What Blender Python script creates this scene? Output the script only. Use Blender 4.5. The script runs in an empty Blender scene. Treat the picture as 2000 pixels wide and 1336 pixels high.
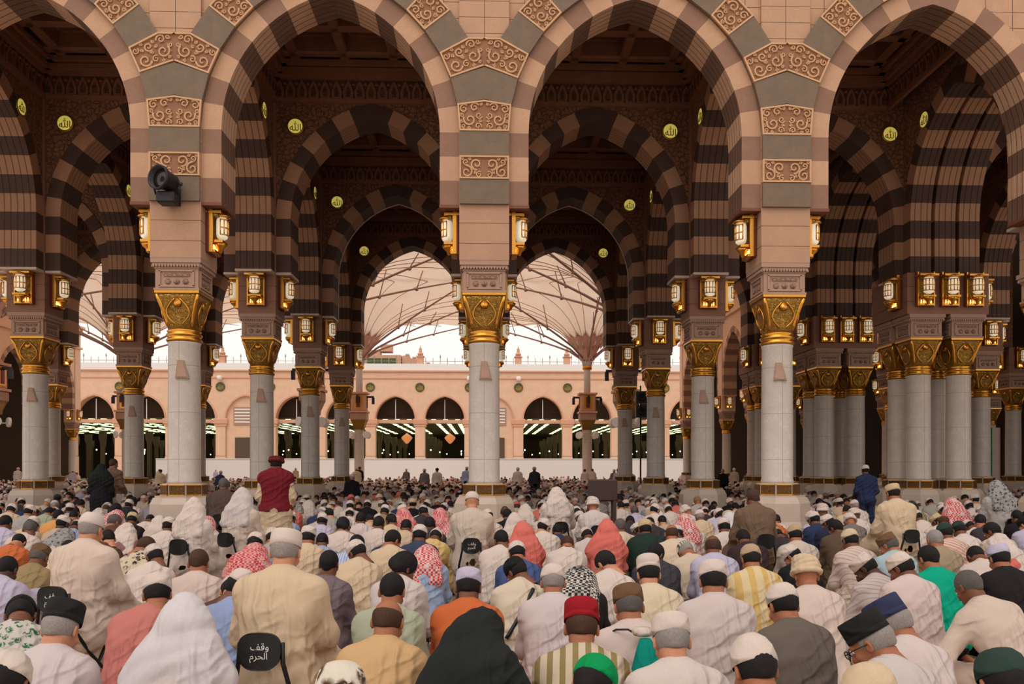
import bpy, bmesh, math, random
import numpy as np
from mathutils import Vector, Matrix, Euler
random.seed(11); rng = np.random.default_rng(5)
C = bpy.context.scene.collection
PI = math.pi
def R(d): return math.radians(d)

# ------------------------------------------------------------------ materials
def _mat(name):
    m = bpy.data.materials.new(name); m.use_nodes = True
    nt = m.node_tree
    for n in list(nt.nodes): nt.nodes.remove(n)
    out = nt.nodes.new('ShaderNodeOutputMaterial')
    b = nt.nodes.new('ShaderNodeBsdfPrincipled')
    nt.links.new(b.outputs[0], out.inputs[0])
    return m, nt, b, out
def N(nt, t, **kw):
    n = nt.nodes.new(t)
    for k, v in kw.items():
        if k.startswith('i_'): n.inputs[k[2:].replace('_', ' ')].default_value = v
        else: setattr(n, k, v)
    return n
def srgb(r, g, b):
    f = lambda c: ((c/255)/12.92 if c/255 <= .04045 else ((c/255+.055)/1.055)**2.4)
    return (f(r), f(g), f(b), 1)
def mixc(nt, fac, a, b):
    m = nt.nodes.new('ShaderNodeMix'); m.data_type = 'RGBA'
    for s, v in ((6, a), (7, b)):
        if isinstance(v, tuple): m.inputs[s].default_value = v
        else: nt.links.new(v, m.inputs[s])
    if isinstance(fac, (int, float)): m.inputs[0].default_value = fac
    else: nt.links.new(fac, m.inputs[0])
    return m.outputs[2]
def ramp(nt, src, p0, p1, c0=(0,0,0,1), c1=(1,1,1,1)):
    r = nt.nodes.new('ShaderNodeValToRGB')
    r.color_ramp.elements[0].position = p0; r.color_ramp.elements[0].color = c0
    r.color_ramp.elements[1].position = p1; r.color_ramp.elements[1].color = c1
    nt.links.new(src, r.inputs[0]); return r.outputs[0]
def bump(nt, b, h, s, d=.02):
    n = nt.nodes.new('ShaderNodeBump'); n.inputs['Strength'].default_value = s; n.inputs['Distance'].default_value = d
    nt.links.new(h, n.inputs['Height']); nt.links.new(n.outputs[0], b.inputs['Normal'])
def stone(name, col, var=.12, rough=.7, scale=3, grooves=None, joints=None, joint_col=(.08,.045,.03,1), fine=60, bs=.25):
    m, nt, b, o = _mat(name)
    tc = N(nt, 'ShaderNodeTexCoord')
    n1 = N(nt, 'ShaderNodeTexNoise', i_Scale=scale, i_Detail=6.0); nt.links.new(tc.outputs['Object'], n1.inputs['Vector'])
    n2 = N(nt, 'ShaderNodeTexNoise', i_Scale=fine, i_Detail=3.0); nt.links.new(tc.outputs['Object'], n2.inputs['Vector'])
    dark = tuple(c*(1-var*2) for c in col[:3])+(1,); lite = tuple(min(1, c*(1+var)) for c in col[:3])+(1,)
    c = mixc(nt, ramp(nt, n1.outputs[0], .35, .65), dark, lite)
    c = mixc(nt, ramp(nt, n2.outputs[0], .35, .7), c, tuple(x*.88 for x in col[:3])+(1,))
    h = n2.outputs[0]
    if joints:
        bt = N(nt, 'ShaderNodeTexBrick', offset=joints[3] if len(joints) > 3 else 0.0)
        mp = N(nt, 'ShaderNodeMapping'); mp.inputs['Rotation'].default_value = joints[2]
        nt.links.new(tc.outputs['Object'], mp.inputs[0]); nt.links.new(mp.outputs[0], bt.inputs[0])
        bt.inputs['Scale'].default_value = 1; bt.inputs['Brick Width'].default_value = joints[0]; bt.inputs['Row Height'].default_value = joints[1]
        bt.inputs['Mortar Size'].default_value = .006; bt.inputs['Mortar Smooth'].default_value = .1
        c = mixc(nt, bt.outputs['Fac'], c, joint_col)
    if grooves:
        w = N(nt, 'ShaderNodeTexWave', wave_type='BANDS', bands_direction=grooves[1], i_Scale=grooves[0])
        nt.links.new(tc.outputs['Object'], w.inputs['Vector'])
        g = ramp(nt, w.outputs['Fac'], .0, .08)
        c = mixc(nt, g, tuple(x*.3 for x in col[:3])+(1,), c)
        bump(nt, b, g, .6, .03)
    else:
        bump(nt, b, h, bs, .01)
    nt.links.new(c, b.inputs['Base Color']); b.inputs['Roughness'].default_value = rough
    return m
def carved(name, col, scale=9, rough=.75, depth=.04, metallic=0, deep=.35):
    """low-relief arabesque: warped rings and veins cut into one material"""
    m, nt, b, o = _mat(name)
    tc = N(nt, 'ShaderNodeTexCoord')
    n1 = N(nt, 'ShaderNodeTexNoise', i_Scale=scale*.35, i_Detail=2.0); nt.links.new(tc.outputs['Object'], n1.inputs['Vector'])
    add = N(nt, 'ShaderNodeVectorMath', operation='MULTIPLY_ADD'); add.inputs[1].default_value = (.25,.25,.25)
    nt.links.new(n1.outputs['Color'], add.inputs[0]); nt.links.new(tc.outputs['Object'], add.inputs[2])
    v = N(nt, 'ShaderNodeTexVoronoi', feature='DISTANCE_TO_EDGE', i_Scale=scale); nt.links.new(add.outputs[0], v.inputs['Vector'])
    v2 = N(nt, 'ShaderNodeTexVoronoi', feature='F1', i_Scale=scale*1.6); nt.links.new(add.outputs[0], v2.inputs['Vector'])
    ml = N(nt, 'ShaderNodeMath', operation='SINE'); mm = N(nt, 'ShaderNodeMath', operation='MULTIPLY'); mm.inputs[1].default_value = 22
    nt.links.new(v2.outputs['Distance'], mm.inputs[0]); nt.links.new(mm.outputs[0], ml.inputs[0])
    a = ramp(nt, v.outputs['Distance'], .02, .12); s = ramp(nt, ml.outputs[0], .2, .6)
    h = mixc(nt, .5, a, s)
    hh = ramp(nt, h, .25, .7)
    c = mixc(nt, hh, tuple(x*deep for x in col[:3])+(1,), col)  # recess shade is mixed into the colour of the cut parts
    nt.links.new(c, b.inputs['Base Color']); b.inputs['Roughness'].default_value = rough; b.inputs['Metallic'].default_value = metallic
    bump(nt, b, hh, .9, depth)
    return m
def plain(name, col, rough=.6, metallic=0, noise=.1, scale=40, spec=.5):
    m, nt, b, o = _mat(name)
    tc = N(nt, 'ShaderNodeTexCoord')
    n1 = N(nt, 'ShaderNodeTexNoise', i_Scale=scale, i_Detail=4.0); nt.links.new(tc.outputs['Object'], n1.inputs['Vector'])
    c = mixc(nt, ramp(nt, n1.outputs[0], .3, .7), tuple(x*(1-noise) for x in col[:3])+(1,), tuple(min(1, x*(1+noise)) for x in col[:3])+(1,))
    nt.links.new(c, b.inputs['Base Color']); b.inputs['Roughness'].default_value = rough; b.inputs['Metallic'].default_value = metallic
    b.inputs['Specular IOR Level'].default_value = spec
    return m
def emit(name, col, s, base=None):
    m, nt, b, o = _mat(name)
    tc = N(nt, 'ShaderNodeTexCoord')
    n1 = N(nt, 'ShaderNodeTexNoise', i_Scale=14.0); nt.links.new(tc.outputs['Object'], n1.inputs['Vector'])
    c = mixc(nt, ramp(nt, n1.outputs[0], .3, .7), tuple(x*.8 for x in col[:3])+(1,), col)
    b.inputs['Base Color'].default_value = base or col; nt.links.new(c, b.inputs['Emission Color']); b.inputs['Emission Strength'].default_value = s
    b.inputs['Roughness'].default_value = .4
    return m
def fabric(name, col, kind=None, col2=None, rough=.9, sc=1.0, bumps=.5):
    k_ = .83 if sum(col[:3]) > .9 else .95
    col = tuple(c*k_ for c in col[:3])+(1,)
    if col2: col2 = tuple(c*k_ for c in col2[:3])+(1,)
    m, nt, b, o = _mat(name)
    tc = N(nt, 'ShaderNodeTexCoord')
    n1 = N(nt, 'ShaderNodeTexNoise', i_Scale=7.0, i_Detail=5.0, i_Distortion=1.2)
    mp = N(nt, 'ShaderNodeMapping'); mp.inputs['Scale'].default_value = (1.6, 1, .6)
    nt.links.new(tc.outputs['Object'], mp.inputs[0]); nt.links.new(mp.outputs[0], n1.inputs['Vector'])
    n2 = N(nt, 'ShaderNodeTexNoise', i_Scale=260.0); nt.links.new(tc.outputs['Object'], n2.inputs['Vector'])
    base = mixc(nt, ramp(nt, n2.outputs[0], .3, .7), tuple(x*.93 for x in col[:3])+(1,), tuple(min(1, x*1.05) for x in col[:3])+(1,))
    if kind == 'stripe':
        w = N(nt, 'ShaderNodeTexWave', wave_type='BANDS', bands_direction='X', i_Scale=3.4*sc, i_Distortion=.3)
        nt.links.new(tc.outputs['Object'], w.inputs['Vector'])
        base = mixc(nt, ramp(nt, w.outputs['Fac'], .52, .6), base, col2)
    elif kind == 'pin':
        w = N(nt, 'ShaderNodeTexWave', wave_type='BANDS', bands_direction='DIAGONAL', i_Scale=9*sc, i_Distortion=.5)
        nt.links.new(tc.outputs['Object'], w.inputs['Vector'])
        base = mixc(nt, ramp(nt, w.outputs['Fac'], .75, .85), base, col2)
    elif kind == 'check':
        ck = N(nt, 'ShaderNodeTexChecker', i_Scale=42.0*sc); nt.links.new(tc.outputs['Object'], ck.inputs['Vector'])
        n3 = N(nt, 'ShaderNodeTexNoise', i_Scale=9.0); nt.links.new(tc.outputs['Object'], n3.inputs['Vector'])
        f = N(nt, 'ShaderNodeMath', operation='MULTIPLY'); nt.links.new(ck.outputs['Fac'], f.inputs[0]); nt.links.new(ramp(nt, n3.outputs[0], .3, .45), f.inputs[1])
        base = mixc(nt, f.outputs[0], base, col2)
    elif kind == 'floral':
        v = N(nt, 'ShaderNodeTexVoronoi', feature='F1', i_Scale=22.0*sc); nt.links.new(tc.outputs['Object'], v.inputs['Vector'])
        n3 = N(nt, 'ShaderNodeTexNoise', i_Scale=30.0*sc, i_Distortion=2.0); nt.links.new(tc.outputs['Object'], n3.inputs['Vector'])
        f = N(nt, 'ShaderNodeMath', operation='MULTIPLY'); nt.links.new(ramp(nt, v.outputs['Distance'], .35, .5, (1,1,1,1), (0,0,0,1)), f.inputs[0]); nt.links.new(ramp(nt, n3.outputs[0], .42, .5), f.inputs[1])
        base = mixc(nt, f.outputs[0], base, col2)
    nt.links.new(base, b.inputs['Base Color']); b.inputs['Roughness'].default_value = rough
    b.inputs['Specular IOR Level'].default_value = .2
    hs = []
    for di, sc_, ds, sd in (('X', 4.2, 3.2, 3.0), ('Z', 3.6, 4.5, 2.3)):
        mp2 = N(nt, 'ShaderNodeMapping'); mp2.inputs['Rotation'].default_value = (0, .5 if di == 'Z' else .12, 0); nt.links.new(tc.outputs['Object'], mp2.inputs[0])
        wv = N(nt, 'ShaderNodeTexWave', wave_type='BANDS', bands_direction=di, wave_profile='SIN', i_Scale=sc_, i_Distortion=ds*1.5, i_Detail=2.0)
        wv.inputs['Detail Scale'].default_value = 1.2; nt.links.new(mp2.outputs[0], wv.inputs['Vector'])
        nm = N(nt, 'ShaderNodeTexNoise', i_Scale=sd, i_Detail=1.0); mp3 = N(nt, 'ShaderNodeMapping'); mp3.inputs['Location'].default_value = (sd*3, 1, 2); nt.links.new(tc.outputs['Object'], mp3.inputs[0]); nt.links.new(mp3.outputs[0], nm.inputs['Vector'])
        mk = ramp(nt, nm.outputs[0], .42, .62); pw = N(nt, 'ShaderNodeMath', operation='POWER'); pw.inputs[1].default_value = 2.2; nt.links.new(wv.outputs['Fac'], pw.inputs[0])
        mu = N(nt, 'ShaderNodeMath', operation='MULTIPLY'); nt.links.new(pw.outputs[0], mu.inputs[0]); nt.links.new(mk, mu.inputs[1]); hs.append(mu)
    ad = N(nt, 'ShaderNodeMath', operation='ADD'); nt.links.new(hs[0].outputs[0], ad.inputs[0]); nt.links.new(hs[1].outputs[0], ad.inputs[1])
    ad2 = N(nt, 'ShaderNodeMath', operation='MULTIPLY_ADD'); ad2.inputs[1].default_value = .35; nt.links.new(n1.outputs[0], ad2.inputs[0]); nt.links.new(ad.outputs[0], ad2.inputs[2])
    bump(nt, b, ad2.outputs[0], .62*bumps*2, .022)
    return m

M = {}
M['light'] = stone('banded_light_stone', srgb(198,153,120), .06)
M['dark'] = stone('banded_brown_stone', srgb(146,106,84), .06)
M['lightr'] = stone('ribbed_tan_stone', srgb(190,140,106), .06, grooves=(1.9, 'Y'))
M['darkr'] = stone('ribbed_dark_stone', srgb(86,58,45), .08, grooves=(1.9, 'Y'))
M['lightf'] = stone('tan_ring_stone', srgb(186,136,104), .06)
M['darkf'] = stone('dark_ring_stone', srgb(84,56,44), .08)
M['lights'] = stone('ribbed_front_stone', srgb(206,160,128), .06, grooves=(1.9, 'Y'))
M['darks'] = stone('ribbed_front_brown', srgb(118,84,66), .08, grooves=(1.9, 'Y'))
M['grey'] = stone('grey_stone', srgb(122,100,80), .08, scale=6, bs=.4)
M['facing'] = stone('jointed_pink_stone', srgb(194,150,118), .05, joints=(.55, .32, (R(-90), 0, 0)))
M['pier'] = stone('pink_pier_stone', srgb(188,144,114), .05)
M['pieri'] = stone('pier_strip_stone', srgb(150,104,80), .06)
M['mould'] = plain('dark_moulding', srgb(118,66,44), .6)
M['ground'] = stone('shaded_carved_ground', srgb(152,104,72), .1)  # darker than the relief: shade of the recess put into its colour
M['relief'] = stone('carved_relief', srgb(212,166,124), .05)
M['spandrel'] = carved('interior_carved_stone', srgb(166,112,82), 7)
M['ceil'] = stone('ceiling_plaster', srgb(150,98,72), .1)
M['ceild'] = carved('ceiling_painted_panel', srgb(116,74,56), 5, deep=.5)
M['marble'] = stone('pale_marble', srgb(206,191,178), .05, rough=.35, scale=5, fine=25, bs=.05, joints=(5., .93, (R(-90), 0, 0)), joint_col=srgb(160,148,140))
M['marbleb'] = stone('base_marble', srgb(200,178,160), .06, rough=.4, bs=.05)
M['gold'] = carved('gilded_fretwork', srgb(222,168,78), 26, rough=.38, metallic=.75, depth=.05, deep=.16)
M['goldp'] = plain('polished_gold', srgb(226,158,64), .28, .9)
M['brass'] = carved('brass_grille', srgb(150,104,48), 26, rough=.45, metallic=.5, deep=.3)
M['impost'] = stone('impost_stone', srgb(180,142,120), .05)
M['impostc'] = carved('impost_carving', srgb(174,134,112), 11, deep=.55)
M['speaker'] = plain('speaker_cloth', srgb(164,138,118), .9)
M['darkmetal'] = plain('dark_metal', srgb(46,42,44), .5, .4)
M['black'] = plain('black_metal', srgb(20,19,20), .42, .2)
M['red'] = plain('dark_red_enamel', srgb(110,30,16), .5)
M['lamp'] = emit('lamp_glass', (1,.86,.62,1), .5)
M['lampo'] = emit('lamp_amber', (1,.5,.12,1), 4.5)
M['medal'] = emit('lit_gilt_disc', srgb(226,204,96), .6)
M['medrim'] = plain('gilt_rim', srgb(170,140,60), .4, .7)
M['script'] = plain('dark_script', srgb(130,104,36), .6)
M['trim'] = plain('pale_moulding_and_highlight', srgb(210,180,160), .4)
M['pink'] = stone('court_pink_render', srgb(236,192,160), .05, scale=1.2)
M['pinkd'] = stone('court_pink_moulding', srgb(222,168,136), .05)
M['white'] = plain('white_render', srgb(238,232,228), .8, noise=.03)
M['canopy'] = None
M['arm'] = plain('umbrella_arm', srgb(176,146,134), .5, .2)
M['armd'] = plain('umbrella_seam', srgb(190,152,134), .8)
M['petal'] = plain('rose_petal', srgb(230,184,170), .6)
M['strip'] = emit('hall_light_strip', (.86,1,.55,1), 2.2)
M['ember'] = emit('chandelier_glow', (1,.36,.14,1), .4)
M['bulb'] = emit('hall_bulb', (1,.93,.75,1), 9)
M['hall'] = plain('hall_dark', srgb(92,74,58), .9)
M['hallf'] = plain('hall_floor', srgb(120,110,90), .7)
M['greensign'] = plain('green_sign', srgb(60,92,40), .5)
M['glassd'] = plain('dark_glass', srgb(40,34,30), .15)
M['green'] = plain('dark_green_disc', srgb(86,84,44), .5)
m, nt, b, o = _mat('umbrella_canopy')
tr = N(nt, 'ShaderNodeBsdfTranslucent'); mx = N(nt, 'ShaderNodeMixShader'); mx.inputs[0].default_value = .68
tc = N(nt, 'ShaderNodeTexCoord'); n1 = N(nt, 'ShaderNodeTexNoise', i_Scale=.6); nt.links.new(tc.outputs['Object'], n1.inputs['Vector'])
cc = mixc(nt, ramp(nt, n1.outputs[0], .3, .7), srgb(252,234,220), srgb(253,240,228))
nt.links.new(cc, b.inputs['Base Color']); b.inputs['Roughness'].default_value = .9; nt.links.new(cc, tr.inputs['Color'])
nt.links.new(b.outputs[0], mx.inputs[1]); nt.links.new(tr.outputs[0], mx.inputs[2]); nt.links.new(mx.outputs[0], o.inputs[0])
M['canopy'] = m
# marble paving and carpet
m, nt, b, o = _mat('marble_paving')
tc = N(nt, 'ShaderNodeTexCoord'); bt = N(nt, 'ShaderNodeTexBrick', offset=0.0); nt.links.new(tc.outputs['Object'], bt.inputs[0])
bt.inputs['Scale'].default_value = 1; bt.inputs['Brick Width'].default_value = .8; bt.inputs['Row Height'].default_value = .8; bt.inputs['Mortar Size'].default_value = .006
bt.inputs['Color1'].default_value = srgb(214,202,190); bt.inputs['Color2'].default_value = srgb(204,190,178); bt.inputs['Mortar'].default_value = srgb(150,136,124)
nt.links.new(bt.outputs[0], b.inputs['Base Color']); b.inputs['Roughness'].default_value = .4; M['paving'] = m
m, nt, b, o = _mat('prayer_carpet_pile')
tc = N(nt, 'ShaderNodeTexCoord')
v = N(nt, 'ShaderNodeTexVoronoi', feature='F1', i_Scale=9.0); nt.links.new(tc.outputs['Object'], v.inputs['Vector'])
n1 = N(nt, 'ShaderNodeTexNoise', i_Scale=40.0); nt.links.new(tc.outputs['Object'], n1.inputs['Vector'])
c = mixc(nt, ramp(nt, v.outputs['Distance'], .3, .5), srgb(176,150,112), srgb(112,86,66)); c = mixc(nt, ramp(nt, n1.outputs[0], .45, .6), c, srgb(190,172,140))
nt.links.new(c, b.inputs['Base Color']); b.inputs['Roughness'].default_value = 1; M['carpet'] = m

# ------------------------------------------------------------------ mesh builder
class MB:
    def __init__(s): s.v = []; s.f = []; s.m = []; s.sm = []
    def add(s, vs, fs, mi=0, smooth=False):
        k = len(s.v); s.v += [tuple(p) for p in vs]
        for f in fs: s.f.append([i+k for i in f]); s.m.append(mi); s.sm.append(smooth)
    def box(s, c, d, mi=0, mat=None):
        x, y, z = c; a, b, e = d[0]/2, d[1]/2, d[2]/2
        vs = [(x+i*a, y+j*b, z+k*e) for k in (-1,1) for j in (-1,1) for i in (-1,1)]
        if mat is not None: vs = [mat @ Vector(p) for p in vs]
        s.add(vs, [(0,2,3,1),(4,5,7,6),(0,1,5,4),(2,6,7,3),(0,4,6,2),(1,3,7,5)], mi)
    def bbox(s, c, d, bev=.02, mi=0):
        """box with chamfered edges"""
        x, y, z = c; a, b, e = d[0]/2, d[1]/2, d[2]/2; q = min(bev, a*.9, b*.9, e*.9)
        bm = bmesh.new(); bmesh.ops.create_cube(bm, size=1)
        for v in bm.verts: v.co = Vector((v.co.x*d[0], v.co.y*d[1], v.co.z*d[2]))
        bmesh.ops.bevel(bm, geom=bm.edges[:], offset=q, segments=1, affect='EDGES')
        bm.verts.index_update()
        s.add([(v.co.x+x, v.co.y+y, v.co.z+z) for v in bm.verts], [[v.index for v in f.verts] for f in bm.faces], mi); bm.free()
    def loft(s, rings, mi=0, smooth=True, cap=True, close=True):
        n = len(rings[0]); vs = [p for r in rings for p in r]; fs = []
        for i in range(len(rings)-1):
            for j in range(n if close else n-1):
                k = (j+1) % n
                fs.append((i*n+j, i*n+k, (i+1)*n+k, (i+1)*n+j))
        s.add(vs, fs, mi, smooth)
        if cap:
            k = len(s.v)-len(vs)
            s.f.append([k+j for j in range(n)][::-1]); s.m.append(mi); s.sm.append(False)
            s.f.append([k+(len(rings)-1)*n+j for j in range(n)]); s.m.append(mi); s.sm.append(False)
    def lathe(s, prof, n=24, c=(0,0,0), mi=0, smooth=True, cap=True, rot=0.0, mat=None, sx=1, sy=1):
        rings = []
        for r, z in prof:
            ring = [Vector((c[0]+sx*r*math.cos(rot+2*PI*j/n), c[1]+sy*r*math.sin(rot+2*PI*j/n), c[2]+z)) for j in range(n)]
            if mat is not None: ring = [mat @ p for p in ring]
            rings.append(ring)
        s.loft(rings, mi, smooth, cap)
    def tube(s, pts, r, n=8, mi=0, cap=True, smooth=True):
        pts = [Vector(p) for p in pts]; rings = []
        rr = r if isinstance(r, (list, tuple)) else [r]*len(pts)
        ref = None
        for i, p in enumerate(pts):
            t = (pts[min(i+1, len(pts)-1)]-pts[max(i-1, 0)]).normalized()
            if ref is None: ref = Vector((0,0,1)) if abs(t.z) < .9 else Vector((1,0,0))
            u = t.cross(ref); u.normalize(); w = u.cross(t).normalized(); ref = w
            rings.append([p+rr[i]*(math.cos(2*PI*j/n)*u+math.sin(2*PI*j/n)*w) for j in range(n)])
        s.loft(rings, mi, smooth, cap)
    def prism(s, poly, y0, y1, mi=0, bev=0, axis='y'):
        """poly in (x,z), extruded along y"""
        n = len(poly); vs = [(p[0], y0, p[1]) for p in poly]+[(p[0], y1, p[1]) for p in poly]
        s.add(vs, [list(range(n)), list(range(2*n-1, n-1, -1))]+[(i, i+n, (i+1) % n+n, (i+1) % n) for i in range(n)], mi)
    def mesh(s, name, mats):
        me = bpy.data.meshes.new(name); me.from_pydata(s.v, [], s.f)
        for mt in mats: me.materials.append(M[mt] if isinstance(mt, str) else mt)
        me.polygons.foreach_set('material_index', s.m); me.polygons.foreach_set('use_smooth', s.sm)
        bm = bmesh.new(); bm.from_mesh(me); bmesh.ops.recalc_face_normals(bm, faces=bm.faces[:]); bm.to_mesh(me); bm.free()
        me.update(); return me
    def build(s, name, mats, parent=None, loc=(0,0,0), rz=0.0):
        return link(name, s.mesh(name, mats if isinstance(mats, (list, tuple)) else [mats]), parent, loc, rz)
def link(name, me, parent=None, loc=(0,0,0), rz=0.0, scale=None):
    o = bpy.data.objects.new(name, me); C.objects.link(o); o.location = loc; o.rotation_euler = (0,0,rz)
    if scale: o.scale = scale
    if parent: o.parent = parent
    return o
def tag(o, label=None, cat=None, group=None, kind=None):
    if label: o['label'] = label
    if cat: o['category'] = cat
    if group: o['group'] = group
    if kind: o['kind'] = kind
    return o
def empty(name, loc=(0,0,0), rz=0.0):
    o = bpy.data.objects.new(name, None); C.objects.link(o); o.location = loc; o.rotation_euler = (0,0,rz); o.empty_display_size = .2
    return o
def kids(o): return KIDS.get(o.name, [])
KIDS = {}
def part(name, me, parent, loc=(0,0,0), rz=0.0):
    o = link(name, me, parent, loc, rz); KIDS.setdefault(parent.name, []).append(o); return o
def dup(o, loc=None, rz=None, parent=None):
    c = o.copy(); C.objects.link(c)
    if loc is not None: c.location = loc
    if rz is not None: c.rotation_euler = (0,0,rz)
    if parent: c.parent = parent
    for ch in list(KIDS.get(o.name, [])):
        d = dup(ch, parent=c); KIDS.setdefault(c.name, []).append(d)
    return c
ORD = ['first','second','third','fourth','fifth','sixth','seventh','eighth','ninth','tenth','eleventh','twelfth']

# ------------------------------------------------------------------ camera numbers (2000 x 1336 frame)
F_PX, YAW, EYE, HZ = 1634.0, R(1.9), 1.67, 916.0
def px_dir(px):
    """floor direction (dx per dy) seen at pixel column px"""
    return math.tan(math.atan((px-1000)/F_PX)+YAW)
def at(px, depth):
    """floor point at building depth y seen at column px"""
    return px_dir(px)*depth, depth
def to_px(x, y, z):
    c, s = math.cos(YAW), math.sin(YAW)
    u = x*c-y*s; w = y*c+x*s
    return 1000+F_PX*u/w, HZ-F_PX*(z-EYE)/w
# ------------------------------------------------------------------ the arcade hall
ROWS = [16.96, 22.8, 29.1, 35.5]
Z_S0, Z_S1, Z_C0, Z_C1, Z_I1, Z_SPR = 1.38, 4.19, 4.43, 5.16, 5.78, 6.87
AW, AR, AE, ZS = 2.125, 2.78, .655, 8.295      # opening half width, arc radius, arc centre beyond the axis, springing
RING, TH = .385, .86
STEP = math.acos(AE/AR)/8
TOPZ = 12.95
def arc_pt(i, t):
    """left-hand boundary i (0..3 straight, 3..11 curved) at distance t outside the intrados"""
    if i <= 3: return (-AW-t, Z_SPR+(ZS-Z_SPR)*i/3)
    if i >= 11: return (0.0, ZS+math.sqrt((AR+t)**2-AE**2))
    a = STEP*(i-3); return (AE-(AR+t)*math.cos(a), ZS+(AR+t)*math.sin(a))
def arch_mesh(name, mats, top, th=TH, ring=RING, half=3.0, soff=None):
    """one bay: banded ring and soffit, spandrel faces, corbel undersides. mats: light, dark, spandrel, soffit light, soffit dark, edge trim"""
    b = MB(); sub = 2
    for sg in (-1, 1):
        for i in range(11):
            ks = [i+k/sub for k in range(sub+1)] if i >= 3 else [i, i+1]
            L = (i % 2 == 1)
            for a, c in zip(ks, ks[1:]):
                p0, p1 = arc_pt(a, 0), arc_pt(c, 0); q0, q1 = arc_pt(a, ring), arc_pt(c, ring)
                p0, p1, q0, q1 = [(sg*-1*x if sg > 0 else x, z) for x, z in (p0, p1, q0, q1)]
                for y, pr in ((-th/2, -.03), (th/2, .03)):
                    b.add([(p0[0],y+pr,p0[1]), (p1[0],y+pr,p1[1]), (q1[0],y+pr,q1[1]), (q0[0],y+pr,q0[1])], [(0,1,2,3)], 0 if L else 1)
                    b.add([(q0[0],y+pr,q0[1]), (q1[0],y+pr,q1[1]), (q1[0],y,q1[1]), (q0[0],y,q0[1])], [(0,1,2,3)], 0 if L else 1)
                b.add([(p0[0],-th/2-.03,p0[1]), (p1[0],-th/2-.03,p1[1]), (p1[0],th/2+.03,p1[1]), (p0[0],th/2+.03,p0[1])], [(0,1,2,3)], 3 if L else 4)
                e = sg*half
                for y in (-th/2, th/2):
                    b.add([(q0[0],y,q0[1]), (q1[0],y,q1[1]), (e,y,q1[1]), (e,y,q0[1])], [(0,1,2,3)], 2)
        zt = arc_pt(11, ring)[1]; e = sg*half
        for y in (-th/2, th/2):
            b.add([(0,y,zt), (e,y,zt), (e,y,top), (0,y,top)], [(0,1,2,3)], 2)
        b.add([(sg*AW,-th/2-.03,Z_SPR), (e,-th/2-.03,Z_SPR), (e,th/2+.03,Z_SPR), (sg*AW,th/2+.03,Z_SPR)], [(0,1,2,3)], 4)
        # corbel moulding below the springer
        b.box((sg*(AW+(half-AW-.49)/2+.0), 0, Z_SPR-.03), (half-AW-.49+.02, th+.08, .06), 5)
    b.add([(-half,-th/2,top), (half,-th/2,top), (half,th/2,top), (-half,th/2,top)], [(0,1,2,3)], 2)
    if soff:   # pale tube standing in for the light highlight on the rear edge
        for y in (th/2+.05,):
            pts = [(x, y, z) for x, z in [arc_pt(i*.5, .0) for i in range(0, 23)]]
            pts += [(-x, y, z) for x, y, z in pts[-2::-1]]
            b.tube(pts, .028, 6, 5)
    return b.mesh(name, mats)

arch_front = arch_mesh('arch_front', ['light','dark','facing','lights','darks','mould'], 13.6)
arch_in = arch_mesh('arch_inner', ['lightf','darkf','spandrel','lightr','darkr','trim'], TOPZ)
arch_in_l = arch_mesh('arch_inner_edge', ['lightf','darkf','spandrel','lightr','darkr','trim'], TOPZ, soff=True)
LINES = [-24.,-18.,-12.,-6.,0.,6.]
BAYS = [(-24,-18),(-18,-12),(-12,-6),(-6,0),(0,6),(6,12),(12.6,17.6),(17.6,22.6)]
row_bays = {0: BAYS[1:7], 1: BAYS[1:7], 2: BAYS, 3: BAYS}
wn = ['wall_front', 'wall_second', 'wall_third', 'wall_rear']
walls = []
wl = ['sunlit front arcade of banded pink stone arches facing the crowd', 'dim second arcade of brown banded arches behind the front one',
      'dim third arcade of brown banded arches with pale drawn edge highlights', 'rear arcade whose arches open on the courtyard umbrellas']
for r, y in enumerate(ROWS):
    w = empty(wn[r], (0, y, 0)); tag(w, wl[r], 'arcade wall', kind='structure'); walls.append(w)
    for x0, x1 in row_bays[r]:
        o = part('arch', arch_front if r == 0 else (arch_in_l if r == 2 else arch_in), w, ((x0+x1)/2, 0, 0)); o.scale = ((x1-x0)/6, 1, 1)
# the lateral arches running away from the camera, one wall per column line
lat = ['wall_side_%s' % s for s in ('outer','far_left','left','middle','right')]
latl = ['lateral arches on the column line at the left edge of the photo', 'lateral arches on the second column line from the left', 'lateral arches behind the column under the floodlight',
        'lateral arches behind the middle column', 'lateral arches behind the right front column']
for k, x in enumerate([-18,-12,-6,0,6]):
    w = empty(lat[k], (x, 0, 0)); tag(w, latl[k], 'arcade wall', kind='structure')
    for y0, y1 in zip(ROWS, ROWS[1:]):
        if x == -18 and y0 < 20: continue
        o = part('arch', arch_in, w, (0, (y0+y1)/2, 0), PI/2); o.scale = ((y1-y0)/6, 1, 1)
thin = arch_mesh('arch_thin', ['lightf','darkf','spandrel','lightr','darkr','trim'], TOPZ, th=.5)
w = empty('wall_side_triple', (12.3, 0, 0)); tag(w, 'triple striped lateral arches on the paired columns at the right', 'arcade wall', kind='structure')
for y0, y1 in zip(ROWS, ROWS[1:]):
    for dx in (-.66, 0, .66):
        o = part('arch', thin, w, (dx, (y0+y1)/2, 0), PI/2); o.scale = ((y1-y0)/6, 1, 1)
w = empty('wall_side_right', (17.6, 0, 0)); tag(w, 'lateral arches on the column line at the right edge', 'arcade wall', kind='structure')
for y0, y1 in zip(ROWS, ROWS[1:]):
    o = part('arch', arch_in, w, (0, (y0+y1)/2, 0), PI/2); o.scale = ((y1-y0)/6, 1, 1)

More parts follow.
